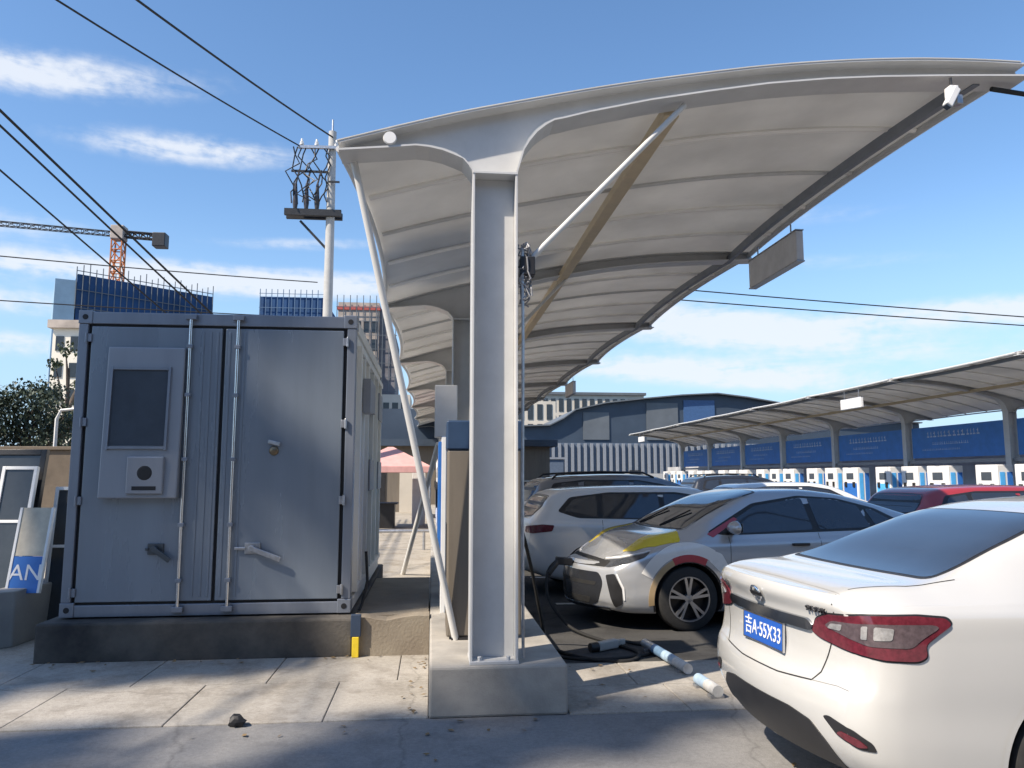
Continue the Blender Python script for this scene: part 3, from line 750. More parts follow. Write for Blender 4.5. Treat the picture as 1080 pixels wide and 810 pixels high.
b = bm_new(); box(b, (-14, 13.5, 0), (-5.0, 13.72, 2.05)); box(b, (-14.02, 13.46, 2.05), (-4.98, 13.76, 2.11))
tag(obj('yard_wall', b, mat('brown_wall', (.15,.12,.09), .9, var=.25, scale=3, bump=.3), bevel=.01), 'brown yard wall behind the leaning boards on the left', 'wall')
t = thing('storage_rack', 'dark rack of stored bars beside the container on the left', 'rack', (-4.35, 11.2, .42))
b = bm_new()
for k in range(4): bar(b, (-.5+.25*k,0,0),(-.3+.25*k,.5,1.5),.04,.04)
bar(b, (-.6,.25,.9),(.5,.25,1.1),.04,.04); obj('frame', b, M_dark, t)

# ------------------------------------------------------------------ background buildings
def block(bm, poly, z0, z1): return prism(bm, poly, z0, z1, 'xy')
def off(poly, d):
    cx = sum(p[0] for p in poly)/len(poly); cy = sum(p[1] for p in poly)/len(poly)
    return [(x+(d if x > cx else -d), y+(d if y > cy else -d)) for x, y in poly]
def facade_windows(root, p, q, z0, floors, fh, cols, m, wfrac=.55, hfrac=.5, name='window', outd=.03, stuff=True):
    """windows of one face p->q (outside to the right of p->q), as one part per storey"""
    p = Vector((*p, 0)); q = Vector((*q, 0)); d = (q-p); L_ = d.length; d.normalize(); n = Vector((d.y, -d.x, 0))
    for f in range(floors):
        b = bm_new()
        for c in range(cols):
            a = p + d*(L_*(c+.5-wfrac/2)/cols); e = p + d*(L_*(c+.5+wfrac/2)/cols); z = z0+fh*f+fh*(1-hfrac)/2
            v = [a+n*outd, e+n*outd, e-n*.1, a-n*.1]
            block(b, [(k.x, k.y) for k in v], z, z+fh*hfrac)
        obj(name, b, m, root)
# blue netted building
t = thing('netted_building', 'big building wrapped in blue construction netting behind the container', 'building', (-30, 84, 0))
P = [(-35.2,79),(-24.6,88),(-30,101),(-42,92)]
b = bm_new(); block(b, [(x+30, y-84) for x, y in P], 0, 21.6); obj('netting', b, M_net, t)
b = bm_new()
for k in range(24):
    x, y = P[0][0]+(P[1][0]-P[0][0])*k/23, P[0][1]+(P[1][1]-P[0][1])*k/23
    tube(b, [(x+30, y-84-.2, 18), (x+30, y-84-.2, 22.3+.25*(k % 3))], .05, 5)
for z in (18.2, 20.0, 21.9): bar(b, (P[0][0]+30, P[0][1]-84-.2, z), (P[1][0]+30, P[1][1]-84-.2, z), .07, .07)
obj('scaffold', b, M_hangg, t)
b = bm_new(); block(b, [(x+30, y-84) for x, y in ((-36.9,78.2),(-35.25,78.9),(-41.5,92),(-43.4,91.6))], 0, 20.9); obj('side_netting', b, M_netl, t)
t = thing('netted_building', 'smaller blue netted building seen over the right part of the container roof', 'building', (-17, 95, 0))
obj('netting', box(bm_new(), (-4.0,0,0),(3.6,12,23.4)), M_net, t)
b = bm_new()
for k in range(12): tube(b, [(-4+.69*k, -.25, 0), (-4+.69*k, -.25, 24.3)], .05, 5)
for k in range(14): bar(b, (-4.1,-.25,1+1.75*k), (3.7,-.25,1+1.75*k), .06, .06)
obj('scaffold', b, mat('scaffold_blue', (.10,.17,.27), .7), t)
# tower crane
t = thing('tower_crane', 'orange tower crane with long jib above the blue netted building', 'crane', (-39.9, 100, 0))
def lattice(bm, p, q, w, n, r):
    p = Vector(p); q = Vector(q); a, c = frame_at(q-p); cs = [(a*sx+c*sy)*w/2 for sx, sy in ((-1,-1),(1,-1),(1,1),(-1,1))]
    for k in cs: tube(bm, [p+k, q+k], r, 5)
    for i in range(n):
        u = p.lerp(q, i/n); v = p.lerp(q, (i+1)/n)
        for k in range(4): tube(bm, [u+cs[k], v+cs[(k+1)%4]], r*.7, 4); tube(bm, [u+cs[k], u+cs[(k+1)%4]], r*.7, 4)
b = bm_new(); lattice(b, (0,0,0), (0,0,31.5), 1.25, 22, .11); obj('mast', b, M_orange, t)
b = bm_new(); lattice(b, (-.6,0,32.2), (-34,0,34.4), .55, 26, .055); obj('jib', b, M_dark, t)
b = bm_new(); lattice(b, (.6,0,32.2), (5.6,0,31.9), .7, 5, .10); obj('counter_jib', b, M_dark, t)
b = bm_new(); box(b, (4.3,-.8,30.6),(5.9,.8,32.4)); obj('counterweight', b, M_dark, t, bevel=.1)
b = bm_new(); box(b, (-.8,-.8,31.4),(.8,.8,33.2)); obj('cab', b, M_scaf, t, bevel=.1)
# dark high-rise under scaffold
t = thing('tower_block', 'brown high-rise under scaffold with a red top band beside the canopy edge', 'tower block', (-9.3, 110, 0))
obj('wall', box(bm_new(), (-4.2,0,0),(1.6,14,26.3)), M_scaf, t)
b = bm_new(); box(b, (-4.3,-.15,25.2),(1.7,14.1,25.7)); obj('top_band', b, mat('red_net', (.42,.10,.09), .8, var=.3), t)
b = bm_new(); prism(b, [(1.62,0),(4.0,0),(4.0,21.5),(1.62,26.0)], .5, 12); obj('wing', b, mat('grey_net', (.17,.165,.18), .85, var=.3, scale=.8), t)
for k in range(9):
    for c in range(5): obj('window', box(bm_new(), (-4.0+1.15*c,-.06,1.2+2.6*k),(-3.3+1.15*c,.0,2.8+2.6*k)), M_win, t)
b = bm_new()
for k in range(10): tube(b, [(-4.3+.92*k,-.6,0),(-4.3+.92*k,-.6,27.2-(max(0,k-6)*1.4))], .06, 5)
for k in range(13): bar(b, (-4.4,-.6,1.5+2*k),(1.7 if k > 10 else 4.2,-.6,1.5+2*k), .08, .08)
obj('scaffold', b, M_hangg, t)
t = thing('tower_block', 'small pale block with balconies between the scaffolded tower and the canopy', 'tower block', (-5.2, 105, 0))
obj('wall', box(bm_new(), (-1.6,0,0),(2.2,9,12.6)), M_pale, t)
for k in range(4):
    for c in range(3): obj('window', box(bm_new(), (-1.4+1.2*c,-.06,1.4+2.8*k),(-.6+1.2*c,0,3.1+2.8*k)), M_win, t)
t = thing('tower_block', 'pale sunlit high-rise seen between the trees and the container', 'tower block', (-27.2, 60, 0))
obj('wall', box(bm_new(), (-1.0,0,0),(3.5,10,12.6)), mat('cream_facade', (.78,.73,.62), .8, var=.06, scale=.5), t)
obj('roof', box(bm_new(), (-1.3,-.3,12.6),(3.7,10.2,13.2)), M_scaf, t)
for k in range(6):
    for c in range(4): obj('window', box(bm_new(), (-.75+1.05*c,-.06,.9+2.0*k),(-.2+1.05*c,0,2.0+2.0*k)), M_win, t)
    for c in range(4): obj('window', box(bm_new(), (-1.06,.8+2.3*c,.9+2.0*k),(-1.0,1.9+2.3*c,2.0+2.0*k)), M_win, t)
# low dark building behind the tent
t = thing('low_building', 'low dark flat-roofed building behind the pink tent', 'building', (0, 36, 0))
obj('wall', box(bm_new(), (-9,0,0),(5.5,8,3.0)), M_brownp, t)
obj('roof', box(bm_new(), (-9.3,-.5,3.0),(5.8,8.3,3.3)), M_hang, t)
obj('shutter', box(bm_new(), (-4.2,-.05,0),(-2.1,0,2.3)), M_dark, t); obj('door', box(bm_new(), (-1.45,-.06,0),(-.75,0,2.0)), M_pale, t)
obj('upper_storey', box(bm_new(), (-7,2,3.3),(2.2,8,4.9)), M_hang, t)
# pink tent
t = thing('market_tent', 'faded pink pop-up tent in front of the low dark building', 'tent', (-1.3, 25, 0))
b = bm_new(); a = [b.verts.new(p) for p in ((-1.3,-1.3,1.92),(1.3,-1.3,1.92),(1.3,1.3,1.92),(-1.3,1.3,1.92))]; tp = [b.verts.new(p) for p in ((-.08,-.08,2.55),(.08,-.08,2.55),(.08,.08,2.55),(-.08,.08,2.55))]
for k in range(4): b.faces.new([a[k], a[(k+1)%4], tp[(k+1)%4], tp[k]])
b.faces.new(tp); c = [b.verts.new((v.co.x, v.co.y, 1.74)) for v in a]
for k in range(4): b.faces.new([a[k], a[(k+1)%4], c[(k+1)%4], c[k]])
o = obj('canopy_cloth', b, M_pink, t); sd = o.modifiers.new('thick', 'SOLIDIFY'); sd.thickness = .01
for x in (-1.25, 1.25):
    for y in (-1.25, 1.25): obj('leg', tube(bm_new(), [(x,y,0),(x,y,1.9)], .025, 8), M_galv, t)
b = bm_new(); box(b, (-1.0,-.2,0),(.3,.6,.75)); box(b, (-1.1,-.3,.75),(.4,.7,.79)); tag(obj('stall_table', b, M_dark, loc=(-1.45,25,0)), 'dark table under the pink tent', 'table')
tag(obj('white_panel', box(bm_new(), (-.22,-.03,0),(.22,.03,1.75)), M_white, loc=(-.42,26.5,0), bevel=.01), 'tall white panel standing right of the pink tent', 'panel')
# low rail across the yard
b = bm_new(); tube(b, [(-2.6,17.5,.42),(.0,17.5,.42)], .035, 8)
for x in (-2.5,-1.3,-.15): tube(b, [(x,17.5,0),(x,17.5,.42)], .03, 8)
tag(obj('guard_rail', b, M_galv, smooth=True), 'low pale rail across the yard before the pink tent', 'rail')

# hangar on the right
t = thing('hangar_building', 'large dark blue hangar with curved roof behind the parking lot', 'building', (20, 75, 0))
prof = [(-11.8,0),(-11.8,6.4),(-8.6,6.5),(-7.2,7.2),(-6.0,8.05),(-3.0,8.75),(.8,9.2),(4.8,9.6),(8.4,9.8),(11.5,9.45),(15.6,8.8),(19,7.6),(30,7.0),(30,0)]
obj('wall', prism(bm_new(), prof, .0, 30), M_hang, t)
b = bm_new(); strip(b, [(x, z+.14) for x, z in prof[1:-1]], [(x, z+.02) for x, z in prof[1:-1]], -.6, 30.2); obj('roof', b, M_hangg, t)
for (x0, x1, z0, z1) in ((-5.2,-2.6,5.2,7.9),(1.2,4.4,5.2,8.9)): obj('wall_panel', box(bm_new(), (x0,-.12,z0),(x1,-.002,z1)), M_hangg, t)
b = bm_new(); box(b, (5.0,-.12,6.2),(8.2,-.002,9.2)); obj('wall_panel', b, mat('mid_blue_cladding', (.05,.11,.24), .5), t)
b = bm_new()
for k in range(36): box(b, (-10.5+.62*k,-2.15,1.9),(-10.24+.62*k,-1.9,4.75))
obj('louvre_screen', b, M_louv, t)
b = bm_new(); box(b, (-10.6,-1.9,1.9),(12,-.3,4.8)); obj('screen_backing', b, M_bluegr, t)
b = bm_new(); box(b, (-10.6,-2.2,0),(26,-.3,1.89)); obj('plinth_wall', b, mat('white_wall', (.42,.42,.41), .8, var=.08), t)
for x in (-1.2, 9.2): obj('pillar', box(bm_new(), (x,-2.6,0),(x+1.0,-2.21,2.2)), M_dark, t)
# housing row behind the hangar
t = thing('housing_block', 'long pale housing row with dark windows rising just above the hangar roof', 'building', (22, 118, 0))
obj('wall', box(bm_new(), (-9,0,0),(11,10,14.2)), M_pale, t)
obj('roof', box(bm_new(), (-9.3,-.4,14.2),(11.3,10.2,14.6)), M_hangg, t)
for f in range(5):
    for k in range(16): obj('window', box(bm_new(), (-8.6+1.22*k,-.08,1.2+2.6*f),(-7.9+1.22*k,-.001,3.2+2.6*f)), M_win, t)
t = thing('housing_block', 'pale housing block with balconies at the far end of the near canopy', 'building', (13.5, 100, 0))
obj('wall', box(bm_new(), (-4,0,0),(2.6,9,11.4)), M_pale, t)
for f in range(4):
    for k in range(5): obj('window', box(bm_new(), (-3.6+1.25*k,-.08,1.2+2.6*f),(-2.9+1.25*k,-.001,3.2+2.6*f)), M_win, t)
t = thing('site_cabin', 'dark blue site cabin at the far left end of the hangar front', 'site cabin', (7.6, 58, 0))
obj('wall', box(bm_new(), (-1.5,0,0),(2.3,3,2.9)), M_bluegr, t); obj('roof', box(bm_new(), (-1.6,-.1,2.9),(2.4,3.1,3.05)), M_louv, t)

t = thing('sky_fill_blocker', 'long unseen grey brown building across the road, added to cut sky light', 'building', (14, -17, 0))  # added out of view to block sky light on faces towards the camera
obj('wall', box(bm_new(), (-30,-9,0),(34,0,11)), mat('fill_blocker_wall', (.16,.14,.125), .85, var=.2, scale=.5), t)
obj('roof', box(bm_new(), (-30.4,-9.4,11),(34.4,.4,11.5)), M_hangg, t)
for f in range(3):
    for k in range(15): obj('window', box(bm_new(), (-28+4.2*k,0,1.0+3.4*f),(-25.6+4.2*k,.06,2.9+3.4*f)), M_win, t)

# ------------------------------------------------------------------ trees
def tree(label, loc, h, cr, trunk_h, m, nclump, leaves, lsize, seed, squash=1.1, group=None, gap=.0, name='tree'):
    rnd = random.Random(seed); t = thing(name, label, 'tree', loc, 0, group)
    b = bm_new(); pts = [(0,0,0)]; x = y = 0
    for k in range(1, 7):
        x += rnd.uniform(-.12,.12); y += rnd.uniform(-.12,.12); pts.append((x, y, h*.82*k/6))
    r0 = .035*h*.8; tube(b, pts, [r0*(1-.13*k) for k in range(7)], 8)
    cl = []
    for k in range(nclump):
        while True:
            u = Vector((rnd.uniform(-1,1), rnd.uniform(-1,1), rnd.uniform(-1,1)))
            if .25 < u.length < 1: break
        taper = 1 - .35*max(0, u.z)
        c = Vector((u.x*cr*taper, u.y*cr*taper, trunk_h + (h-trunk_h)*(.5+.48*u.z))); cl.append(c)
        if k % 2 == 0:
            i = min(6, max(1, int(6*(c.z*.75)/(h*.82)))); p = Vector(pts[i]); md = p.lerp(c, .5)+Vector((0,0,.15))
            tube(b, [p, md, c], [r0*.32, r0*.2, r0*.06], 5)
    obj('trunk', b, M_bark, t, smooth=True)
    b = bm_new()
    for c in cl:
        R_ = cr*rnd.uniform(.22,.42)
        for j in range(leaves):
            d = Vector((rnd.gauss(0,1), rnd.gauss(0,1), rnd.gauss(0,.8))); d.normalize()
            p = c + d*R_*(rnd.random()**.45)
            n = Vector((rnd.gauss(0,1), rnd.gauss(0,1), rnd.gauss(0,1)+.4)).normalized(); a, e = frame_at(n); s = lsize*rnd.uniform(.6,1.3)
            v = [b.verts.new(p+a*s*.5*ca+e*s*cb) for ca, cb in ((0,-.5),(.8,-.05),(.25,.5),(-.7,.1))]
            b.faces.new(v)
    obj('crown', b, m, t, norm=False)
    return t
GT = 'trees beyond the yard wall'
tree('dark evergreen tree at the left end of the yard wall', (-17.0, 22, 0), 4.6, 2.2, .8, M_leaf, 46, 280, .10, 1, group=GT)
tree('tallest dark evergreen tree behind the framed mirror', (-13.6, 22.5, 0), 4.7, 2.0, .8, M_leaf, 46, 280, .10, 2, group=GT)
tree('dark evergreen tree half hidden behind the container', (-11.4, 23.5, 0), 4.3, 1.7, .8, M_leaf, 40, 280, .10, 3, group=GT)
tree('loose green tree growing against the pale high-rise', (-12.2, 27.5, 0), 6.4, 1.0, 2.2, M_leaf2, 20, 70, .12, 4, group=GT)
tree('broad dark tree at the left edge', (-22.0, 24, 0), 6.0, 2.6, .9, M_leaf, 50, 70, .2, 5, group=GT)
# tall poplars beyond the road, left of the photographer; they throw the soft shade on the slabs and the cabinet
GS = 'tall poplars along the road'
POP = [((-19.9, -1.2, 0), 31.5, 1.5, 9.0, 11, 'tall poplar by the road nearest to the grey wall'),
       ((-18.4, -5.3, 0), 24.6, 1.4, 8.0, 12, 'middle poplar of the row along the road'),
       ((-21.2, -5.4, 0), 24.2, 1.4, 8.0, 13, 'shortest poplar of the row along the road')]
for loc, h, cr, th, sd, lab in POP:
    tree(lab, loc, h, cr, th, M_leaf2, 95, 46, .34, sd, group=GS, name='poplar_tree')
# dry leaves blown against the kerbs
b = bm_new(); rl = random.Random(21)
def dry_leaf(x, y, z):
    a = rl.uniform(0, 6.3); s_ = rl.uniform(.016, .034); v = []
    for ca, cb in ((0,-1),(.55,0),(.1,1),(-.5,.1)):
        v.append(b.verts.new((x+s_*(ca*math.cos(a)-cb*math.sin(a)), y+s_*(ca*math.sin(a)+cb*math.cos(a)), z+rl.uniform(.0,.012))))
    b.faces.new(v)
for k in range(24): dry_leaf(rl.uniform(-3.6, 0), 7.28-abs(rl.gauss(0,.10)), .02)
for k in range(18): dry_leaf(rl.uniform(-4, .9), 5.40-abs(rl.gauss(0,.25)), .006)
for k in range(12): dry_leaf(rl.uniform(-4, 2.5), rl.uniform(3.2, 5.4), .006)
for k in range(14): dry_leaf(rl.uniform(1.0, 1.9), rl.uniform(5.5, 7.2), .02)
for k in range(14): dry_leaf(.03-abs(rl.gauss(0,.12)), rl.uniform(5.5, 7.2), .02)
o = obj('leaves', b, mat('dry_leaf', (.10,.065,.03), .8, c2=(.26,.18,.09), scale=9), norm=False); o['kind'] = 'stuff'; o['label'] = 'scattered dry leaves along the kerbs and slabs'

# ------------------------------------------------------------------ cars
def catmull(P, n):
    out = []
    for i in range(len(P)-1):
        p0 = P[max(i-1, 0)]; p1 = P[i]; p2 = P[i+1]; p3 = P[min(i+2, len(P)-1)]
        for k in range(n):
            t = k/n; t2 = t*t; t3 = t2*t
            out.append(tuple(.5*((2*b)+(-a+c)*t+(2*a-5*b+4*c-d)*t2+(-a+3*b-3*c+d)*t3) for a, b, c, d in zip(p0, p1, p2, p3)))
    out.append(tuple(P[-1])); return out
class Shell:
    """smooth car body lofted from curves; +x is forward, x = 0 the rear end"""
    def __init__(s, sp, sub=3, nsl=74):
        s.sp = sp; s.L = sp['L']
        f = {k: pchip(sp[k]) for k in ('zt','zs','w','wr','zb','xr','xf')}; s.f = f
        L = s.L
        xs = sorted(set([round(L*(.5-.5*math.cos(math.pi*i/nsl))*1.0, 4) for i in range(nsl+1)]))
        rows = []
        br, bf = sp.get('bow', (.10, .16))
        def ring(x):
            zt, zs, w, wr, zb = (f[k](x) for k in ('zt','zs','w','wr','zb')); h = max(.015, zt-zs); g = zs-zb
            wt = w*.945
            def L_(t): return wt+(wr-wt)*t
            P = [(0,zb),(w*.5,zb),(w*.86,zb+.012),(w*.955,zb+.07),(w*.985,zb+.25*g),(w*.992,zb+.45*g),(w*1.0,zb+.62*g),(w*.997,zb+.80*g),(w*.98,zs-.06*g),(wt,zs),
                 (L_(.12),zs+.14*h),(L_(.50),zs+.52*h),(L_(.84),zs+.83*h),(L_(1.0)*.955,zs+.945*h),(wr*.72,zs+.985*h),(wr*.4,zt-.004*h),(0,zt)]
            return catmull(P, sub)
        def xoff(x, z):
            fr = max(0, 1-x/.55)**2; ff = max(0, 1-(L-x)/.75)**2
            return f['xr'](z)*fr - f['xf'](z)*ff
        r0, rL = ring(0), ring(L)
        for s_ in (0, .2, .4, .6, .78, .92):
            rows.append([(xoff(0,z)-br*(1-s_*s_), y*s_, z) for y, z in r0])
        for x in xs: rows.append([(x+xoff(x,z), y, z) for y, z in ring(x)])
        for s_ in (.92, .78, .6, .4, .2, 0):
            rows.append([(L+xoff(L,z)+bf*(1-s_*s_), y*s_, z) for y, z in rL])
        bm = bm_new(); m_ = len(rows[0]); grid = []
        for r in rows:
            Lft = [bm.verts.new(p) for p in r]; Rgt = [bm.verts.new((p[0], -p[1], p[2])) for p in r]; grid.append(Lft + Rgt[::-1])
        n = 2*m_
        for i in range(len(grid)-1):
            for k in range(n):
                a, b_, c, d = grid[i][k], grid[i+1][k], grid[i+1][(k+1)%n], grid[i][(k+1)%n]
                try: bm.faces.new([a, b_, c, d])
                except ValueError: pass
        bmesh.ops.remove_doubles(bm, verts=bm.verts[:], dist=.0004)
        bmesh.ops.dissolve_degenerate(bm, edges=bm.edges[:], dist=.0002)
        bmesh.ops.delete(bm, geom=[e for e in bm.edges if not e.link_faces], context='EDGES')
        bmesh.ops.delete(bm, geom=[v for v in bm.verts if not v.link_faces], context='VERTS')
        bmesh.ops.recalc_face_normals(bm, faces=bm.faces[:])
        if bm.calc_volume(signed=True) < 0: bmesh.ops.reverse_faces(bm, faces=bm.faces[:])
        s.bm = bm; s.bvh = BVHTree.FromBMesh(bm)
    def hit(s, P, D):
        h, n, i, d = s.bvh.ray_cast(P - D*6, D)
        if h is None:
            h, n, i, d = s.bvh.find_nearest(P - D*.0)
        return h, n
def rpoly(P, r=.03, n=4):
    out = []; N_ = len(P)
    for i in range(N_):
        a, b, c = Vector(P[i-1]), Vector(P[i]), Vector(P[(i+1)%N_])
        rr = r[i] if isinstance(r, (list, tuple)) else r
        da, dc = (a-b), (c-b); ra = min(rr, da.length*.45); rc = min(rr, dc.length*.45)
        p, q = b+da.normalized()*ra, b+dc.normalized()*rc
        if rr <= 0: out.append(tuple(b)); continue
        for k in range(n+1):
            t = k/n; out.append(tuple(p*(1-t)**2 + b*2*t*(1-t) + q*t*t))
    return out
def patch(name, sh, poly, U, V, D, m, parent, off=.004, skirt=.015, res=.05, O=(0,0,0)):
    U, V, D, O = Vector(U), Vector(V), Vector(D).normalized(), Vector(O)
    bm = bm_new(); bm.faces.new([bm.verts.new((u, v, 0)) for u, v in poly])
    us = [p[0] for p in poly]; vv = [p[1] for p in poly]
    for axis, lo, hi in ((0, min(us), max(us)), (1, min(vv), max(vv))):
        k = max(1, int((hi-lo)/res))
        for i in range(1, k):
            c = lo+(hi-lo)*i/k; co = [0,0,0]; co[axis] = c; no = [0,0,0]; no[axis] = 1
            bmesh.ops.bisect_plane(bm, geom=bm.verts[:]+bm.edges[:]+bm.faces[:], plane_co=co, plane_no=no, dist=1e-6)
    bmesh.ops.triangulate(bm, faces=[f for f in bm.faces if len(f.verts) > 4])
    info = {}
    for v in bm.verts:
        h, n = sh.hit(O + U*v.co.x + V*v.co.y, D)
        if n.dot(D) > 0: n = -n
        info[v] = (h, n)
    for v, (h, n) in info.items(): v.co = h + n*off
    bm.normal_update()
    if sum(f.normal.dot(D)*f.calc_area() for f in bm.faces) > 0: bmesh.ops.reverse_faces(bm, faces=bm.faces[:])
    be = [e for e in bm.edges if e.is_boundary]; low = {}
    for e in be:
        for v in e.verts:
            if v not in low: h, n = info[v]; low[v] = bm.verts.new(h - n*skirt)
    for e in be:
        a, b_ = e.verts; l = e.link_loops[0]
        if l.vert != a: a, b_ = b_, a
        bm.faces.new([b_, a, low[a], low[b_]])
    o = obj(name, bm, m, parent, norm=False, smooth=True, angle=35); return o
def gap(name, sh, lines, D, parent, w=.006, m=None, U=(0,1,0), V=(0,0,1), O=(0,0,0)):
    """thin dark shut line following the body"""
    D = Vector(D).normalized(); U, V, O = Vector(U), Vector(V), Vector(O); bm = bm_new()
    for ln in lines:
        pts = []
        for (a, b_) in zip(ln, ln[1:]):
            k = max(1, int((Vector(a)-Vector(b_)).length/.03))
            pts += [Vector(a).lerp(Vector(b_), i/k) for i in range(k)]
        pts.append(Vector(ln[-1])); prev = None
        hs = [sh.hit(O+U*p.x+V*p.y, D) for p in pts]
        for i, (h, n) in enumerate(hs):
            t = (hs[min(i+1, len(hs)-1)][0]-hs[max(i-1, 0)][0])
            if t.length < 1e-6: continue
            if n.dot(D) > 0: n = -n
            sd = t.normalized().cross(n)*w/2
            cur = (bm.verts.new(h+n*.0012-sd), bm.verts.new(h+n*.0012+sd))
            if prev: bm.faces.new([prev[0], prev[1], cur[1], cur[0]])
            prev = cur
    return obj(name, bm, m or M_gap, parent)
def wheel(parent, x, y, r, side, mr, spokes=5, tw=.205, name='wheel'):
    """side = +1 outer face towards +y"""
    h = tw/2
    b = lathe(bm_new(), [(-h,r*.66),(-h,r*.90),(-h*.86,r*.975),(-h*.6,r),(h*.6,r),(h*.86,r*.975),(h,r*.90),(h,r*.66),(-h,r*.66)], (0,0,0), 'y', 40, cap=False)
    w_ = obj('wheel', b, M_tyre, parent, smooth=True, loc=(x, y, r))
    b = bm_new(); lathe(b, [(side*h*.2,.0),(side*h*.2,r*.60),(side*h*.95,r*.64),(side*h*1.02,r*.69),(side*h*.9,r*.72),(-side*h*.8,r*.70),(-side*h*.8,0)], (0,0,0), 'y', 40); rr = obj('rim', b, [M_rimd], w_, smooth=True)
    b = bm_new()
    for k in range(spokes):
        a = 2*math.pi*k/spokes + .3
        for da in (-.16, .16):
            p = Vector((math.cos(a)*r*.10, side*h*.80, math.sin(a)*r*.10)); q = Vector((math.cos(a+da)*r*.66, side*h*.92, math.sin(a+da)*r*.66))
            bar(b, p, q, r*.07, r*.085)
    lathe(b, [(side*h*.5,.0),(side*h*.5,r*.16),(side*h*.9,r*.14),(side*h*.95,0)][::1] if side > 0 else [(side*h*.95,0),(side*h*.9,r*.14),(side*h*.5,r*.16),(side*h*.5,0)], (0,0,0), 'y', 20)
    lathe(b, [(side*h*.90,r*.64),(side*h*1.05,r*.66),(side*h*1.05,r*.695),(side*h*.90,r*.70)], (0,0,0), 'y', 40, cap=False)
    obj('spokes', b, mr, w_, smooth=True, angle=30)
    return w_
def finish_shell(sh, paint_m, parent, arches, W):
    me = bpy.data.meshes.new('body'); sh.bm.to_mesh(me); me.materials.append(paint_m); me.materials.append(M_black)
    for p in me.polygons: p.use_smooth = True
    o = bpy.data.objects.new('body', me); COL.objects.link(o)
    b = bm_new()
    for (x, z, r) in arches:
        for s in (-1, 1):
            lathe(b, [(s*(W/2-.30),r*.98),(s*(W/2-.05),r),(s*(W/2+.2),r)] , (x, 0, z), 'y', 44)
    bmesh.ops.recalc_face_normals(b, faces=b.faces[:])
    cm = bpy.data.meshes.new('cut'); b.to_mesh(cm); b.free(); cm.materials.append(M_black); co_ = bpy.data.objects.new('cut', cm); COL.objects.link(co_)
    md = o.modifiers.new('arches', 'BOOLEAN'); md.object = co_; md.operation = 'DIFFERENCE'; md.solver = 'EXACT'
    try: md.material_mode = 'TRANSFER'
    except Exception: pass
    bpy.context.view_layer.update()
    nm = bpy.data.meshes.new_from_object(o.evaluated_get(bpy.context.evaluated_depsgraph_get()))
    o.modifiers.clear(); o.data = nm; nm.name = 'body'
    bpy.data.objects.remove(co_); o.parent = parent
    try: nm.set_sharp_from_angle(angle=R(38))
    except Exception: pass
    # arch lips
    return o
def mirror(parent, x, y, z, s, m):
    b = bm_new(); bmesh.ops.create_icosphere(b, subdivisions=3, radius=1)
    for v in b.verts:
        c = v.co; v.co = Vector((c.x*.085*(1 if c.x > 0 else .45), c.y*.115, c.z*.075*(1-.2*c.x)))
    o = obj('mirror', b, m, parent, smooth=True, loc=(x, y+s*.10, z+.05), angle=60)
    obj('stalk', box(bm_new(), (-.03,-.10 if s > 0 else .0,-.075),(.03,.0 if s > 0 else .10,-.045)), M_dark, o, bevel=.006)
    obj('mirror_glass', box(bm_new(), (-.044,-.085,-.05),(-.039,.085,.05)), M_mirror, o)
    return o
def arch_lip(sh, parent, x, z, r, side, m, w=.028, a0=-25, a1=205):
    bm = bm_new(); prev = None; D = Vector((0,-side,0))
    for k in range(41):
        a = R(a0+(a1-a0)*k/40); cur = []
        for rr in (r+.001, r+w):
            h, n = sh.hit(Vector((x+math.cos(a)*rr, 0, z+math.sin(a)*rr)), D); cur.append(bm.verts.new(h+Vector((0, side*.003, 0))))
        cur.append(bm.verts.new(cur[0].co-Vector((0, side*.05, 0))))
        if prev:
            bm.faces.new([prev[0], prev[1], cur[1], cur[0]]); bm.faces.new([prev[2], prev[0], cur[0], cur[2]])
        prev = cur
    return obj('arch_trim', bm, m, parent, smooth=True)
UY, UZ, UX = (0,1,0), (0,0,1), (1,0,0)
def ellipse_ring(x, z, r0, r1, a0, a1, n=16):
    return [(x+r1*math.cos(R(a0+(a1-a0)*k/n)), z+r1*math.sin(R(a0+(a1-a0)*k/n))) for k in range(n+1)] + [(x+r0*math.cos(R(a1+(a0-a1)*k/n)), z+r0*math.sin(R(a1+(a0-a1)*k/n))) for k in range(n+1)]

SEDAN = dict(L=4.60, W=1.76, wb=(1.02, 3.72), r=.325,
  zt=[(0,1.075),(.08,1.105),(.25,1.118),(.40,1.122),(.52,1.142),(.95,1.30),(1.25,1.405),(1.6,1.475),(2.05,1.505),(2.5,1.495),(2.9,1.44),(3.2,1.33),(3.5,1.185),(3.72,1.06),(4.0,.995),(4.3,.90),(4.5,.79),(4.6,.70)],
  zs=[(0,1.0),(.3,1.035),(.7,1.035),(1.2,1.0),(2.,.965),(3.,.93),(3.6,.90),(4.1,.82),(4.45,.71),(4.6,.62)],
  w=[(0,.70),(.04,.755),(.10,.80),(.2,.835),(.4,.86),(.9,.88),(3.6,.88),(4.05,.86),(4.32,.80),(4.5,.70),(4.6,.58)],
  wr=[(0,.60),(.45,.66),(.75,.60),(1.2,.56),(1.8,.565),(2.4,.58),(3.0,.61),(3.5,.67),(4,.66),(4.6,.42)],
  zb=[(0,.27),(.25,.23),(.6,.19),(4.0,.17),(4.3,.19),(4.6,.24)],
  xr=[(.24,.12),(.32,.06),(.42,.018),(.54,.0),(.63,.012),(.70,.045),(.80,.06),(.95,.048),(1.03,.022),(1.065,.03),(1.10,.07),(1.13,.16)],
  xf=[(.2,.1),(.3,.04),(.45,0),(.6,.01),(.7,.06),(.8,.15)], bow=(.085,.16))
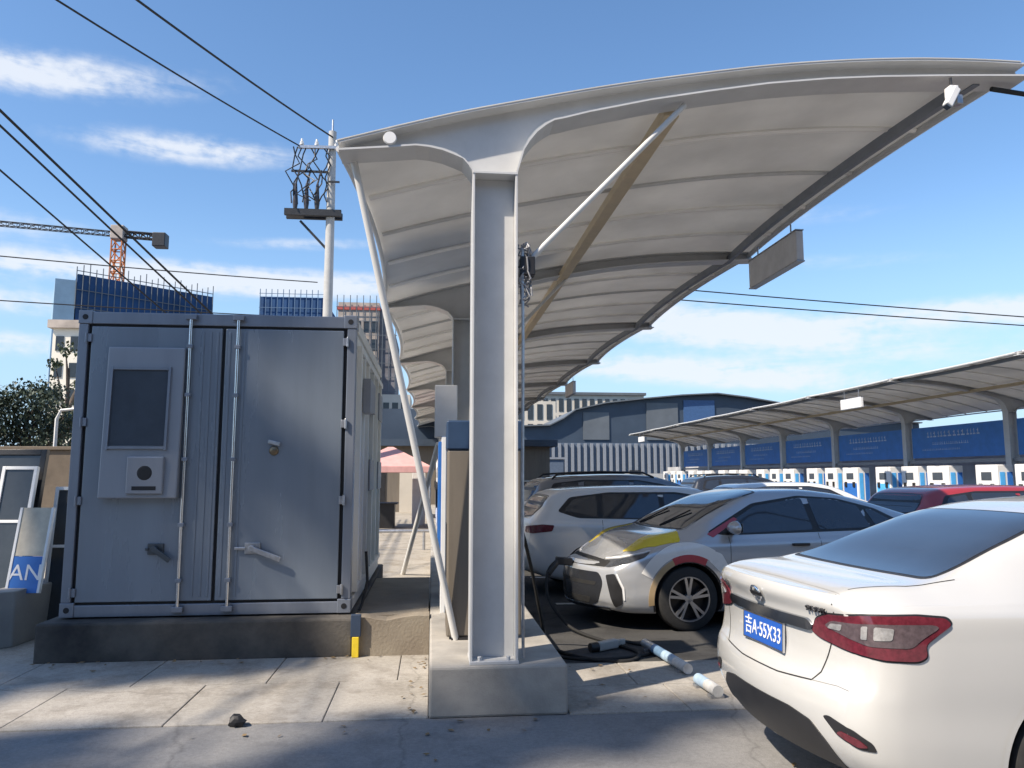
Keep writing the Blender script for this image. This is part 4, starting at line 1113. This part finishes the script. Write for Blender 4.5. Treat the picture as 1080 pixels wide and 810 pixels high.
EV = dict(L=4.55, W=1.86, wb=(.95, 3.68), r=.335,
  zt=[(0,1.0),(.08,1.03),(.35,1.07),(.75,1.19),(1.2,1.33),(1.7,1.44),(2.15,1.48),(2.55,1.475),(2.9,1.41),(3.2,1.29),(3.5,1.14),(3.68,1.045),(4.0,.985),(4.25,.91),(4.45,.80),(4.55,.70)],
  zs=[(0,.94),(.4,1.0),(1.2,.99),(2.,.96),(3.,.94),(3.5,.93),(4.0,.865),(4.35,.76),(4.55,.64)],
  w=[(0,.74),(.06,.81),(.15,.86),(.4,.91),(.9,.93),(3.6,.93),(4.0,.915),(4.25,.87),(4.45,.78),(4.55,.66)],
  wr=[(0,.62),(.6,.62),(1.2,.57),(1.8,.58),(2.4,.60),(3.0,.64),(3.5,.72),(4,.74),(4.55,.5)],
  zb=[(0,.30),(.3,.2),(.6,.17),(3.9,.16),(4.3,.17),(4.55,.21)],
  xr=[(.24,.1),(.4,.02),(.55,0),(.7,.03),(.9,.04),(1.0,.03),(1.08,.1)],
  xf=[(.16,.07),(.24,.02),(.36,0),(.5,.005),(.62,.02),(.70,.07),(.8,.17),(.9,.3)], bow=(.1,.20))
HATCH = dict(L=4.4, W=1.80, wb=(.85, 3.52), r=.33,
  zt=[(0,1.05),(.05,1.12),(.15,1.22),(.35,1.36),(.6,1.44),(1.1,1.475),(1.8,1.49),(2.4,1.475),(2.8,1.40),(3.1,1.29),(3.4,1.14),(3.6,1.06),(3.9,1.0),(4.15,.92),(4.32,.81),(4.4,.72)],
  zs=[(0,.98),(.4,1.02),(1.2,.98),(2.,.95),(3.,.93),(3.5,.92),(3.9,.86),(4.25,.74),(4.4,.63)],
  w=[(0,.74),(.05,.79),(.12,.83),(.3,.87),(.8,.90),(3.4,.90),(3.85,.88),(4.15,.82),(4.3,.73),(4.4,.62)],
  wr=[(0,.60),(.35,.58),(.8,.57),(1.8,.585),(2.4,.60),(3.0,.64),(3.4,.70),(3.9,.70),(4.4,.46)],
  zb=[(0,.32),(.3,.24),(.6,.19),(3.8,.18),(4.15,.2),(4.4,.26)],
  xr=[(.26,.08),(.4,.02),(.55,0),(.68,.02),(.8,.05),(1.0,.06),(1.1,.1),(1.2,.2)],
  xf=[(.2,.08),(.3,.03),(.45,0),(.6,.01),(.7,.06),(.8,.15)], bow=(.09,.16))
SUV = dict(L=4.6, W=1.86, wb=(.95, 3.65), r=.36,
  zt=[(0,1.15),(.05,1.25),(.15,1.40),(.3,1.53),(.6,1.61),(1.1,1.65),(1.8,1.665),(2.3,1.645),(2.7,1.56),(3.0,1.43),(3.3,1.27),(3.5,1.17),(3.9,1.11),(4.3,1.0),(4.5,.88),(4.6,.80)],
  zs=[(0,1.05),(.4,1.10),(1.2,1.06),(2.,1.04),(3.,1.03),(3.5,1.02),(4.0,.96),(4.4,.84),(4.6,.72)],
  w=[(0,.76),(.05,.82),(.12,.86),(.3,.90),(.8,.93),(3.6,.93),(4.0,.91),(4.3,.85),(4.5,.76),(4.6,.66)],
  wr=[(0,.62),(.4,.62),(.8,.62),(1.8,.64),(2.4,.65),(3.0,.68),(3.4,.73),(3.9,.74),(4.6,.5)],
  zb=[(0,.36),(.3,.28),(.6,.24),(3.9,.23),(4.3,.25),(4.6,.32)],
  xr=[(.3,.08),(.45,.02),(.62,0),(.75,.03),(.9,.05),(1.1,.06),(1.25,.12),(1.4,.2)],
  xf=[(.24,.08),(.4,.02),(.6,0),(.75,.03),(.85,.1),(.95,.2)], bow=(.09,.16))

def glass_and_trim(sh, t, sp, kind):
    L, W = sp['L'], sp['W']
    zt, zs = sh.f['zt'], sh.f['zs']
    # windscreen and rear screen, thrown on from outside along their own normal
    def screen(name, xb, xt, yb, yt, curve, front):
        zb_, zt_ = zt(xb), zt(xt); T = Vector((xt-xb, 0, zt_-zb_)); ln = T.length; T.normalize()
        N_ = Vector((-T.z, 0, T.x)) if not front else Vector((T.z, 0, -T.x))
        if N_.z < 0: N_ = -N_
        O = Vector((xb, 0, zb_))
        P = [(-yb,.0),(-yb*.5,-curve),(0,-curve*1.3),(yb*.5,-curve),(yb,0),(yt,ln),(yt*.5,ln+curve*.4),(0,ln+curve*.55),(-yt*.5,ln+curve*.4),(-yt,ln)]
        patch(name, sh, rpoly(P, [.06,.1,.1,.1,.06,.06,.1,.1,.1,.06]), UY, T, -N_, M_glass, t, O=O, res=.07, off=.003)
        Q = [(a*1.035+(.0), (b+(-.025 if b < ln*.5 else .02))) for a, b in P]
        patch('screen_edge', sh, rpoly(Q, [.06,.1,.1,.1,.06,.06,.1,.1,.1,.06]), UY, T, -N_, M_dark, t, O=O, res=.09, off=.0015)
    for a in kind['screens']: screen(*a)
    for s in (1, -1):
        D = (0, -s, 0)
        patch('window_trim', sh, rpoly(kind['dlo'], .05), UX, UZ, D, M_dark, t, res=.12, off=.002)
        for P in kind['side']: patch('window', sh, rpoly(P, .035), UX, UZ, D, M_glass, t, res=.1, off=.004)
        gap('door_gap', sh, kind['doors'], D, t, U=UX, V=UZ)
        for (hx, hz) in kind['handles']:
            h, n = sh.hit(Vector((hx, 0, hz)), Vector(D))
            b = bm_new(); bar(b, (h.x-.10, h.y+s*.025, hz), (h.x+.10, h.y+s*.025, hz), .02, .03)
            for k in (-.09, .09): box(b, (h.x+k-.012, min(h.y-s*.01, h.y+s*.025), hz-.012), (h.x+k+.012, max(h.y-s*.01, h.y+s*.025), hz+.012))
            obj('door_handle', b, kind.get('hmat', M_chrome), t, bevel=.006)
        sx = kind['sill']
        patch('sill_trim', sh, [(sx[0], .20),(sx[1], .20),(sx[1], .285),(sx[0], .285)], UX, UZ, D, M_dark, t, res=.2, off=.003)
KS = dict(screens=[('rear_screen', .51, 1.31, .60, .50, .02, False), ('windscreen', 3.62, 2.72, .66, .53, .05, True)],
  dlo=[(.92,1.06),(1.30,1.035),(3.2,.985),(3.38,1.02),(2.75,1.36),(2.2,1.43),(1.7,1.415),(1.3,1.33),(1.02,1.17)],
  side=[[(1.02,1.085),(1.27,1.06),(1.30,1.30),(1.10,1.18)], [(1.34,1.06),(2.02,1.03),(2.04,1.40),(1.72,1.385),(1.40,1.32)], [(2.12,1.03),(3.18,1.0),(3.24,1.03),(2.74,1.33),(2.14,1.40)]],
  doors=[[(1.33,.34),(1.30,.8),(1.32,1.02)],[(2.07,.30),(2.06,1.0)],[(3.16,.33),(3.26,.62),(3.22,.97)],[(1.42,.30),(3.1,.30)]],
  handles=[(1.52,.91),(2.28,.89)], sill=(1.45,3.3))
KE = dict(screens=[('rear_screen', .42, 1.35, .60, .50, .05, False), ('windscreen', 3.64, 2.70, .72, .56, .06, True)],
  dlo=[(.85,1.05),(1.3,1.02),(3.2,.985),(3.42,1.015),(2.8,1.32),(2.2,1.40),(1.7,1.37),(1.2,1.25)],
  side=[[(1.0,1.07),(1.32,1.045),(1.36,1.25),(1.25,1.23)], [(1.40,1.045),(2.06,1.03),(2.08,1.375),(1.72,1.345),(1.44,1.28)], [(2.14,1.03),(3.2,1.0),(3.28,1.03),(2.78,1.29),(2.16,1.375)]],
  doors=[[(1.36,.34),(1.33,.8),(1.36,1.02)],[(2.1,.30),(2.09,1.0)],[(3.12,.33),(3.2,.62),(3.18,.97)]],
  handles=[(1.58,.90),(2.35,.88)], sill=(1.4,3.2), hmat=M_dark)
KH = dict(screens=[('rear_screen', .07, .34, .58, .50, .03, False), ('windscreen', 3.50, 2.62, .68, .55, .06, True)],
  dlo=[(.42,1.14),(.7,1.05),(3.0,.985),(3.3,1.015),(2.7,1.32),(2.2,1.395),(1.2,1.395),(.62,1.33)],
  side=[[(.52,1.15),(.98,1.06),(1.0,1.35),(.66,1.30)], [(1.06,1.055),(1.90,1.03),(1.92,1.37),(1.10,1.365)], [(1.98,1.03),(3.05,1.0),(3.14,1.03),(2.66,1.29),(2.2,1.365),(2.0,1.37)]],
  doors=[[(1.12,.34),(1.02,.8),(1.04,1.02)],[(1.95,.30),(1.94,1.0)],[(3.0,.33),(3.08,.62),(3.04,.97)]],
  handles=[(1.25,.90),(2.15,.88)], sill=(1.3,3.05))
KV = dict(screens=[('rear_screen', .07, .30, .62, .56, .03, False), ('windscreen', 3.42, 2.50, .72, .60, .06, True)],
  dlo=[(.42,1.24),(.7,1.14),(3.0,1.08),(3.25,1.10),(2.55,1.48),(2.1,1.555),(1.1,1.56),(.55,1.50)],
  side=[[(.5,1.25),(.98,1.15),(1.0,1.52),(.62,1.47)], [(1.06,1.15),(1.90,1.12),(1.92,1.54),(1.10,1.535)], [(1.98,1.12),(3.0,1.09),(3.1,1.11),(2.5,1.45),(2.1,1.53),(2.0,1.54)]],
  doors=[[(1.2,.40),(1.02,.8),(1.04,1.1)],[(1.95,.36),(1.94,1.1)],[(3.1,.40),(3.1,.7),(3.06,1.05)]],
  handles=[(1.25,.99),(2.15,.97)], sill=(1.4,3.15))
S2 = .70710678
def lamps(sh, t, rear_poly, front_poly, mt=M_tail, mh=M_head, xr0=0.0):
    """wrap-round lamps: u runs round the corner, v is height"""
    L = sh.L
    for s in (1, -1):
        patch('taillight', sh, rpoly(rear_poly, .02), (S2, s*S2, 0), UZ, (S2, -s*S2, 0), mt, t, res=.04, off=.006, skirt=.02)
        patch('headlight', sh, rpoly(front_poly, .02), (-S2, s*S2, 0), UZ, (-S2, -s*S2, 0), mh, t, O=(L, 0, 0), res=.04, off=.005, skirt=.02)
def plate(sh, t, x_hit_z, txt, front=False):
    D = Vector((-1,0,0)) if front else Vector((1,0,0)); h, n = sh.hit(Vector((0,0,x_hit_z)), D)
    n = -n if n.dot(D) > 0 else n
    ex = Vector((0,1,0)) if front else Vector((0,-1,0)); ey = n.cross(ex).normalized(); 
    M = basis(h+n*.012, ex, ey)
    b = bm_new(); box(b, (-.22,-.07,-.012),(.22,.07,.0), M); p = obj('plate', b, M_plate, t, bevel=.004)
    b = bm_new()
    for a in ((-.224,-.074,.224,-.068),(-.224,.068,.224,.074),(-.224,-.068,-.217,.068),(.217,-.068,.224,.068)): box(b, (a[0],a[1],-.010),(a[2],a[3],.0028), M)
    obj('plate_frame', b, M_chrome, p)
    if txt: text_mesh(txt, .108, M @ Matrix.Translation((0,-.004,.002)), M_ltext, 'lettering', p, xscale=.80, spacing=1.02)
    return p
def base_car(name, label, sp, kind, pm, loc, rz, rim=M_rim, spokes=5, grp=None, sub=3, nsl=74):
    t = thing(name, label, 'car', loc, rz, grp); sh = Shell(sp, sub, nsl); W = sp['W']; r = sp['r']
    body = finish_shell(sh, pm, t, [(x, r, r*1.13) for x in sp['wb']], W)
    glass_and_trim(sh, t, sp, kind)
    for x in sp['wb']:
        for s in (1, -1):
            wheel(t, x, s*(W/2-.115), r, s, rim, spokes); 
    for s in (1, -1): mirror(t, kind['side'][-1][1][0]-.06, s*(W/2-.085), kind['side'][-1][1][1]+.02, s, pm)
    return t, sh, body

# --- the white sedan in the foreground
RZ1 = R(3)
car1, sh1, body1 = base_car('parked_car', 'pearl white sedan with blue rear plate, nearest car on the right', SEDAN, KS, P_white, (1.82, 4.13, 0), RZ1, sub=5, nsl=110)
for s in (1, -1):
    T = [(.315,.880),(.345,.945),(.40,.975),(.58,.995),(.78,1.002),(.885,.992),(.905,.965),(.85,.92),(.81,.885),(.815,.835),(.785,.815),(.66,.815),(.48,.835),(.36,.858)]
    pw = dict(U=(S2, s*S2, 0), V=UZ, D=(S2, -s*S2, 0), parent=None)
    tl = patch('taillight', sh1, rpoly(T, .018), (S2, s*S2, 0), UZ, (S2, -s*S2, 0), M_tail, car1, res=.025, off=.010, skirt=.02)
    rim_ = [(.61+(u-.61)*1.03, .907+(v-.907)*1.10) for u, v in T]
    patch('lamp_seal', sh1, rpoly(rim_, .018), (S2, s*S2, 0), UZ, (S2, -s*S2, 0), M_dark, tl, res=.04, off=.003, skirt=.01)
    patch('inner_lens', sh1, rpoly([(.39,.922),(.43,.952),(.64,.966),(.84,.968),(.862,.955),(.80,.91),(.76,.87),(.60,.868)], .02), (S2, s*S2, 0), UZ, (S2, -s*S2, 0), M_tailk, tl, res=.03, off=.013, skirt=.004)
    patch('clear_lens', sh1, rpoly([(.41,.915),(.43,.94),(.49,.945),(.48,.915)], .01), (S2, s*S2, 0), UZ, (S2, -s*S2, 0), M_lampc, tl, res=.03, off=.016, skirt=.004)
    patch('clear_lens', sh1, rpoly([(.57,.895),(.575,.952),(.60,.954),(.595,.895)], .006), (S2, s*S2, 0), UZ, (S2, -s*S2, 0), M_lampc, tl, res=.03, off=.016, skirt=.004)
    patch('clear_lens', sh1, rpoly([(.62,.895),(.625,.954),(.70,.95),(.69,.90)], .01), (S2, s*S2, 0), UZ, (S2, -s*S2, 0), M_lampc, tl, res=.03, off=.016, skirt=.004)
    # rear reflector in its dark recess
    rc = patch('reflector_recess', sh1, rpoly([(.37,.52),(.40,.53),(.52,.50),(.60,.455),(.615,.42),(.54,.42),(.44,.455)], .015), (S2, s*S2, 0), UZ, (S2, -s*S2, 0), M_dark, car1, res=.03, off=.004, skirt=.015)
    patch('reflector', sh1, rpoly([(.44,.465),(.46,.482),(.54,.465),(.582,.438),(.54,.43)], .012), (S2, s*S2, 0), UZ, (S2, -s*S2, 0), M_tail, rc, res=.03, off=.009, skirt=.006)
    patch('headlight', sh1, rpoly([(.30,.62),(.36,.70),(.62,.78),(.95,.84),(.90,.74),(.6,.64)], .02), (-S2, s*S2, 0), UZ, (-S2, -s*S2, 0), M_lampc, car1, O=(4.6, 0, 0), res=.05, off=.006)
    arch_lip(sh1, car1, 1.02, .325, .325*1.13, s, P_white); arch_lip(sh1, car1, 3.72, .325, .325*1.13, s, P_white)
# trunk shut lines, bumper seam, garnish, plate, badges
gap('panel_gap', sh1, [[(-.60,1.07),(-.605,.985)],[(-.56,.845),(-.50,.70),(-.46,.655)],[(.60,1.07),(.605,.985)],[(.56,.845),(.50,.70),(.46,.655)],[(-.46,.655),(-.2,.635),(.2,.635),(.46,.655)]], (1,0,0), car1, w=.007)
gap('panel_gap', sh1, [[(-.46,.655),(-.62,.665),(-.69,.66)],[(.46,.655),(.62,.665),(.69,.66)]], (1,0,0), car1, w=.004, m=mat('soft_gap', (.25,.24,.22), .7))
gap('panel_gap', sh1, [[(.05,.61),(.06,-.0)],[(.06,0),(.05,-.61)]], (0,0,-1), car1, w=.004, U=UX, V=UY, m=mat('soft_gap', (.25,.24,.22)))
gap('panel_gap', sh1, [[(.10,.60),(.35,.665),(.60,.675)],[(.10,-.60),(.35,-.665),(.60,-.675)]], (0,0,-1), car1, w=.006, U=UX, V=UY)
patch('garnish', sh1, rpoly([(-.46,.905),(-.42,.935),(.42,.935),(.46,.905),(.43,.88),(-.43,.88)], .012), UY, UZ, (1,0,0), M_dchr, car1, off=.016, skirt=.01, res=.05)
patch('diffuser', sh1, rpoly([(-.60,.285),(-.545,.40),(-.46,.475),(-.30,.50),(.30,.50),(.46,.475),(.545,.40),(.60,.285)], .03), UY, UZ, (1,0,0), M_dark, car1, off=.006, res=.05)
plate(sh1, car1, .80, '吉A·55X33')
def badge():
    h, n = sh1.hit(Vector((0,0,1.0)), Vector((1,0,0))); n = -n if n.x > 0 else n
    M = basis(h+n*.009, (0,-1,0), n.cross(Vector((0,-1,0))).normalized())
    b = bm_new(); pts = [M @ Vector((.046*math.cos(R(10*k)), .040*math.sin(R(10*k)), .003)) for k in range(37)]
    tube(b, pts, .006, 6, cap=False); bb = obj('emblem', b, M_chrome, car1, smooth=True)
    b = bm_new(); box(b, (-.058,-.011,.0),(.058,.011,.009), M); obj('emblem_bar', b, mat('black_chrome', (.05,.05,.055), .25, metal=.8), bb, bevel=.002)
    for s_, y, z, sz in (('SYLPHY', -.50, .99, .036), ('东风', .48, .985, .034)):
        h, n = sh1.hit(Vector((0,y,z)), Vector((1,0,0))); n = -n if n.x > 0 else n
        M2 = basis(h+n*.009, (-n.y, n.x, 0), n.cross(Vector((-n.y, n.x, 0))).normalized())
        text_mesh(s_, sz, M2, mat('dark_letter', (.06,.06,.065), .35, metal=.5), 'lettering', car1, spacing=1.15, ext=.005)
badge()

# --- the grey car on charge
car2, sh2, body2 = base_car('parked_car', 'silver grey electric car with yellow, white and red livery, plugged in at its nose', EV, KE, P_silver, (6.27, 9.44, 0), math.pi+R(6.5), rim=M_rim, sub=4, nsl=90)
L2 = 4.55
lamps(sh2, car2, [(.40,.83),(.42,.90),(.9,.92),(.88,.86)], [(.36,.66),(.40,.715),(.62,.745),(.86,.80),(.94,.83),(.90,.77),(.72,.70),(.52,.655)])
for s in (1, -1):
    patch('lamp_strip', sh2, [(.40,.722),(.62,.752),(.86,.806),(.93,.834),(.935,.842),(.86,.817),(.62,.764),(.40,.734)], (-S2, s*S2, 0), UZ, (-S2, -s*S2, 0), M_drl, car2, O=(L2,0,0), res=.04, off=.008, skirt=.01)
    patch('side_intake', sh2, rpoly([(.50,.58),(.61,.60),(.685,.45),(.69,.29),(.60,.25),(.56,.36)], .02), (-S2, s*S2, 0), UZ, (-S2, -s*S2, 0), M_dark, car2, O=(L2,0,0), res=.04, off=.005)
    patch('lamp_strip', sh2, rpoly([(.625,.60),(.645,.595),(.71,.46),(.715,.33),(.70,.33),(.69,.45)], .006), (-S2, s*S2, 0), UZ, (-S2, -s*S2, 0), M_drl, car2, O=(L2,0,0), res=.04, off=.008, skirt=.01)
patch('grille', sh2, rpoly([(-.60,.60),(.60,.60),(.66,.50),(.60,.30),(.5,.25),(-.5,.25),(-.60,.30),(-.66,.50)], .05), UY, UZ, (-1,0,0), mat('grille_grey', (.030,.032,.037), .18, metal=.2), car2, res=.05, off=.004)
patch('grille_slot', sh2, rpoly([(-.58,.50),(.58,.50),(.56,.46),(-.56,.46)], .02), UY, UZ, (-1,0,0), M_black, car2, res=.05, off=.007)
patch('grille_slot', sh2, rpoly([(-.5,.33),(.5,.33),(.46,.27),(-.46,.27)], .02), UY, UZ, (-1,0,0), M_black, car2, res=.05, off=.007)
patch('bonnet_band', sh2, rpoly([(-.62,.655),(.62,.655),(.6,.715),(-.6,.715)], .02), UY, UZ, (-1,0,0), M_black, car2, res=.05, off=.006)
patch('bumper_lip', sh2, rpoly([(-.66,.215),(.66,.215),(.68,.245),(-.68,.245)], .01), UY, UZ, (-1,0,0), M_dchr, car2, res=.05, off=.012)
gap('panel_gap', sh2, [[(3.62,-.66),(4.0,-.70),(4.32,-.62),(4.46,-.40),(4.5,0),(4.46,.40),(4.32,.62),(4.0,.70),(3.62,.66)]], (0,0,-1), car2, w=.006, U=UX, V=UY)
for s in (1, -1):
    D = (0,-s,0); xw, zw = 3.68, .335
    patch('livery_white', sh2, ellipse_ring(xw, zw, .46, .585, 28, 122, 26), UX, UZ, D, M_stripe_w, car2, res=.03, off=.004, skirt=.006)
    patch('livery_and_reflection_red', sh2, ellipse_ring(xw, zw, .386, .46, 66, 118, 20), UX, UZ, D, M_stripe_r, car2, res=.03, off=.0055, skirt=.006)
    patch('livery_beige', sh2, ellipse_ring(xw, zw, .386, .445, -8, 66, 20), UX, UZ, D, M_stripe_b, car2, res=.03, off=.0055, skirt=.006)
    patch('livery_white', sh2, rpoly([(3.42,.84),(3.46,.74),(3.30,.58),(3.27,.36),(3.19,.36),(3.20,.62),(3.30,.80)], .03), UX, UZ, D, M_stripe_w, car2, res=.03, off=.004, skirt=.006)
    patch('livery_and_reflection_red', sh2, rpoly([(3.17,.56),(3.18,.36),(3.07,.36),(3.09,.54)], .02), UX, UZ, D, M_stripe_r, car2, res=.03, off=.0055, skirt=.006)
    patch('livery_yellow', sh2, rpoly([(3.70,s*.60),(3.74,s*.86),(4.02,s*.84),(4.22,s*.73),(4.30,s*.58),(4.05,s*.56)], .03), UX, UY, (0,0,-1), M_stripe_y, car2, res=.025, off=.004, skirt=.006)
    patch('livery_and_reflection_red', sh2, rpoly([(3.42,1.0),(3.36,.965),(3.02,1.15),(3.06,1.17)], .008), UX, UZ, D, M_stripe_r, car2, res=.03, off=.0065, skirt=.006)  # red reflection in the window glass, painted on as a strip along the pillar
    arch_lip(sh2, car2, 3.68, .335, .335*1.13, s, M_dark, .02); arch_lip(sh2, car2, .95, .335, .335*1.13, s, M_dark, .02)
b = bm_new()
for k in range(2): tube(b, [(3.66,-.5+.62*k,1.06),(3.36,-.3+.62*k,1.235)], .009, 6)
obj('wiper', b, M_dark, car2)

# --- the other parked cars
def plain_car(label, sp, kind, pm, loc, rz, rear, front, grp, rails=False, spokes=7, top=None):
    t, sh, body = base_car('parked_car', label, sp, kind, pm, loc, rz, grp=grp, sub=3, nsl=60, spokes=spokes)
    lamps(sh, t, rear, front)
    L = sp['L']; z0 = sh.f['zs'](L)
    patch('grille', sh, rpoly([(-.5,.30),(.5,.30),(.56,.50),(.5,.62),(-.5,.62),(-.56,.50)], .05), UY, UZ, (-1,0,0), M_dark, t, res=.08, off=.005)
    patch('diffuser', sh, rpoly([(-.6,.30),(.6,.30),(.55,.42),(-.55,.42)], .03), UY, UZ, (1,0,0), M_dark, t, res=.08, off=.005)
    plate(sh, t, .80 if not rails else .88, None); plate(sh, t, .45, None, True)
    gap('panel_gap', sh, [[(-.58,.60),(.58,.60)]], (1,0,0), t, w=.008)
    gap('panel_gap', sh, [[(L-1.0,-.66),(L-.6,-.70),(L-.25,-.62),(L-.1,-.3),(L-.08,0),(L-.1,.3),(L-.25,.62),(L-.6,.70),(L-1.0,.66)]], (0,0,-1), t, w=.006, U=UX, V=UY)
    if top: patch('roof_panel', sh, rpoly(top, .08), UX, UY, (0,0,-1), M_glass, t, res=.12, off=.004)
    if rails:
        for s in (1, -1):
            obj('roof_rail', tube(bm_new(), [(.55,s*.60,1.575),(.65,s*.60,1.66),(1.4,s*.61,1.70),(2.2,s*.62,1.685),(2.4,s*.63,1.60)], .018, 8), M_dark, t, smooth=True)
    return t
RL = [(.40,.86),(.42,.94),(.72,.97),(.86,.96),(.84,.88),(.6,.85)]; FL = [(.36,.64),(.40,.72),(.66,.78),(.90,.84),(.86,.74),(.6,.66)]
RLV = [(.42,.96),(.44,1.05),(.74,1.08),(.88,1.07),(.86,.98),(.6,.95)]; FLV = [(.40,.76),(.44,.84),(.7,.90),(.92,.94),(.88,.86),(.6,.78)]
GC = 'cars parked under the near canopy'
c3 = plain_car('white hatchback with red tail lamp parked beyond the charging car', HATCH, KH, P_white2, (1.24, 11.35, 0), R(5), RL, FL, GC)
c4 = plain_car('dark roofed silver SUV with roof rails behind the white hatchback', SUV, KV, P_grey, (1.5, 14.0, 0), R(4), RLV, FLV, GC, rails=True, top=[(.5,-.55),(2.45,-.58),(2.45,.58),(.5,.55)])
def recolour(c, pm):
    for ch in c.children:
        if ch.name.split('.')[0] in ('body', 'mirror'):
            ch.material_slots[0].link = 'OBJECT'; ch.material_slots[0].material = pm
def copy_car(src, label, loc, rz, pm=None, grp=GC):
    c = copy_tree(src); c['label'] = label; c.location = loc; c.rotation_euler = (0,0,rz); c['group'] = grp
    if pm: recolour(c, pm)
    return c
copy_car(c3, 'white car nose to the island, third behind the charging car', (6.0, 16.9, 0), R(184), P_white2)
copy_car(car1, 'white sedan fourth behind the charging car, partly hidden', (1.4, 19.2, 0), R(5), P_white2)
copy_car(c4, 'grey SUV near the middle of the shaded row', (6.1, 21.9, 0), R(184), P_silver)
copy_car(c3, 'dark hatchback far down the shaded row', (1.4, 24.3, 0), R(3), P_dark)
copy_car(car1, 'white sedan farthest down the shaded row', (6.1, 27.2, 0), R(184), P_white2)
GL = 'cars standing in the open lane'
copy_car(c3, 'red hatchback, its roof just visible behind the white sedan', (7.0, 11.6, 0), R(8), P_red, GL)
copy_car(car1, 'dark sedan at the right, mostly behind the white sedan roof', (8.6, 10.6, 0), R(14), P_dark, GL)
copy_car(c3, 'white hatchback small in the lane in front of the blue banners', (6.6, 18.0, 0), R(4), P_white2, GL)
copy_car(c4, 'dark SUV small in the lane in front of the blue banners', (8.0, 24.5, 0), R(3), P_dark, GL)

# --- charging gear on the ground
ct = thing('charging_cable', 'black charging cable looping from the grey car nose to the ground', 'cable', (1.0, 7.6, 0))
hx, hn = sh2.hit(Vector((0,.0,.685)), Vector((-1,0,0)))
nose = car2.matrix_basis @ Vector((L2+.20, .10, .66))
off_ = Vector((1.0,7.6,0))
P = [nose+Vector((.05,0,0)), nose+Vector((-.13,-.02,.02)), nose+Vector((-.26,-.10,-.10)), nose+Vector((-.28,-.25,-.35)), nose+Vector((-.14,-.5,-.57)), Vector((1.55,8.0,.03)), Vector((1.75,7.55,.022)), Vector((1.9,7.15,.022)), Vector((1.75,6.85,.022)), Vector((1.45,6.9,.022)), Vector((1.2,7.25,.022)), Vector((1.12,7.6,.022)), Vector((1.05,7.5,.3)), Vector((.93,7.2,.75)), Vector((.80,6.9,1.15)), Vector((.73,6.7,1.2))]
o = obj('cord', tube(bm_new(), catmull([tuple(p-off_) for p in P], 8), .017, 8), M_black, ct, smooth=True)
b = bm_new(); q = nose-off_; bar(b, q+Vector((.03,0,0)), q+Vector((-.16,-.02,.02)), .07, .085); bar(b, q+Vector((-.13,-.02,.02)), q+Vector((-.26,-.10,-.12)), .05, .06); obj('plug', b, M_dark, ct, bevel=.012)
t = thing('charging_gun', 'pale charging gun lying on the ground beside the front wheel of the grey car', 'charging gun', (1.72, 7.35, .0), R(20))
b = bm_new(); bar(b, (-.18,0,.05),(.05,.03,.06),.07,.08); bar(b, (.05,.03,.06),(.20,.14,.04),.05,.055); obj('grip', b, mat('pale_plastic', (.45,.42,.38), .5), t, bevel=.012)
b = bm_new(); lathe(b, [(-.26,.0),(-.26,.04),(-.18,.045),(-.18,.0)], (0,0,.05), 'x', 14); obj('socket', b, M_dark, t, smooth=True)
obj('tail_cord', tube(bm_new(), catmull([(.2,.14,.04),(.3,.1,.02),(.35,-.15,.018),(.1,-.35,.018),(-.4,-.3,.018),(-.75,.1,.018)], 8), .016, 8), M_black, t, smooth=True)
def stop(label, p, q, cols, grp):
    p = Vector(p); q = Vector(q); t = thing('wheel_stop', label, 'wheel stop', (p.x, p.y, 0), 0, grp); d = q-p; n = len(cols)
    for i, m_ in enumerate(cols): obj('section', tube(bm_new(), [d*(i/n), d*((i+1)/n-.002)], .043, 14), m_, t, smooth=True)
    for o in t.children: o.location.z = .06
    for k in (.12, .88):
        b = bm_new(); c = d*k; box(b, (c.x-.05, c.y-.04, .0),(c.x+.05, c.y+.04, .03)); obj('foot', b, M_galv, t)
    return t
GW2 = 'blue and white tube wheel stops'
stop('blue and white tube wheel stop lying beside the grey car wheel', (2.02,7.35,0), (2.10,6.35,0), [M_galv, mat('grey_blue_stop', (.13,.22,.34), .5, var=.3, scale=12), mat('pale_blue_stop', (.36,.48,.60), .5, var=.25, scale=12), mat('worn_white', (.58,.57,.54), .55, var=.25, scale=12)], GW2)
stop('short pale blue wheel stop touching the white sedan bumper', (2.08,6.05,0), (2.10,5.68,0), [mat('pale_blue_stop', (.36,.48,.60)), mat('worn_white', (.58,.57,.54))], GW2)
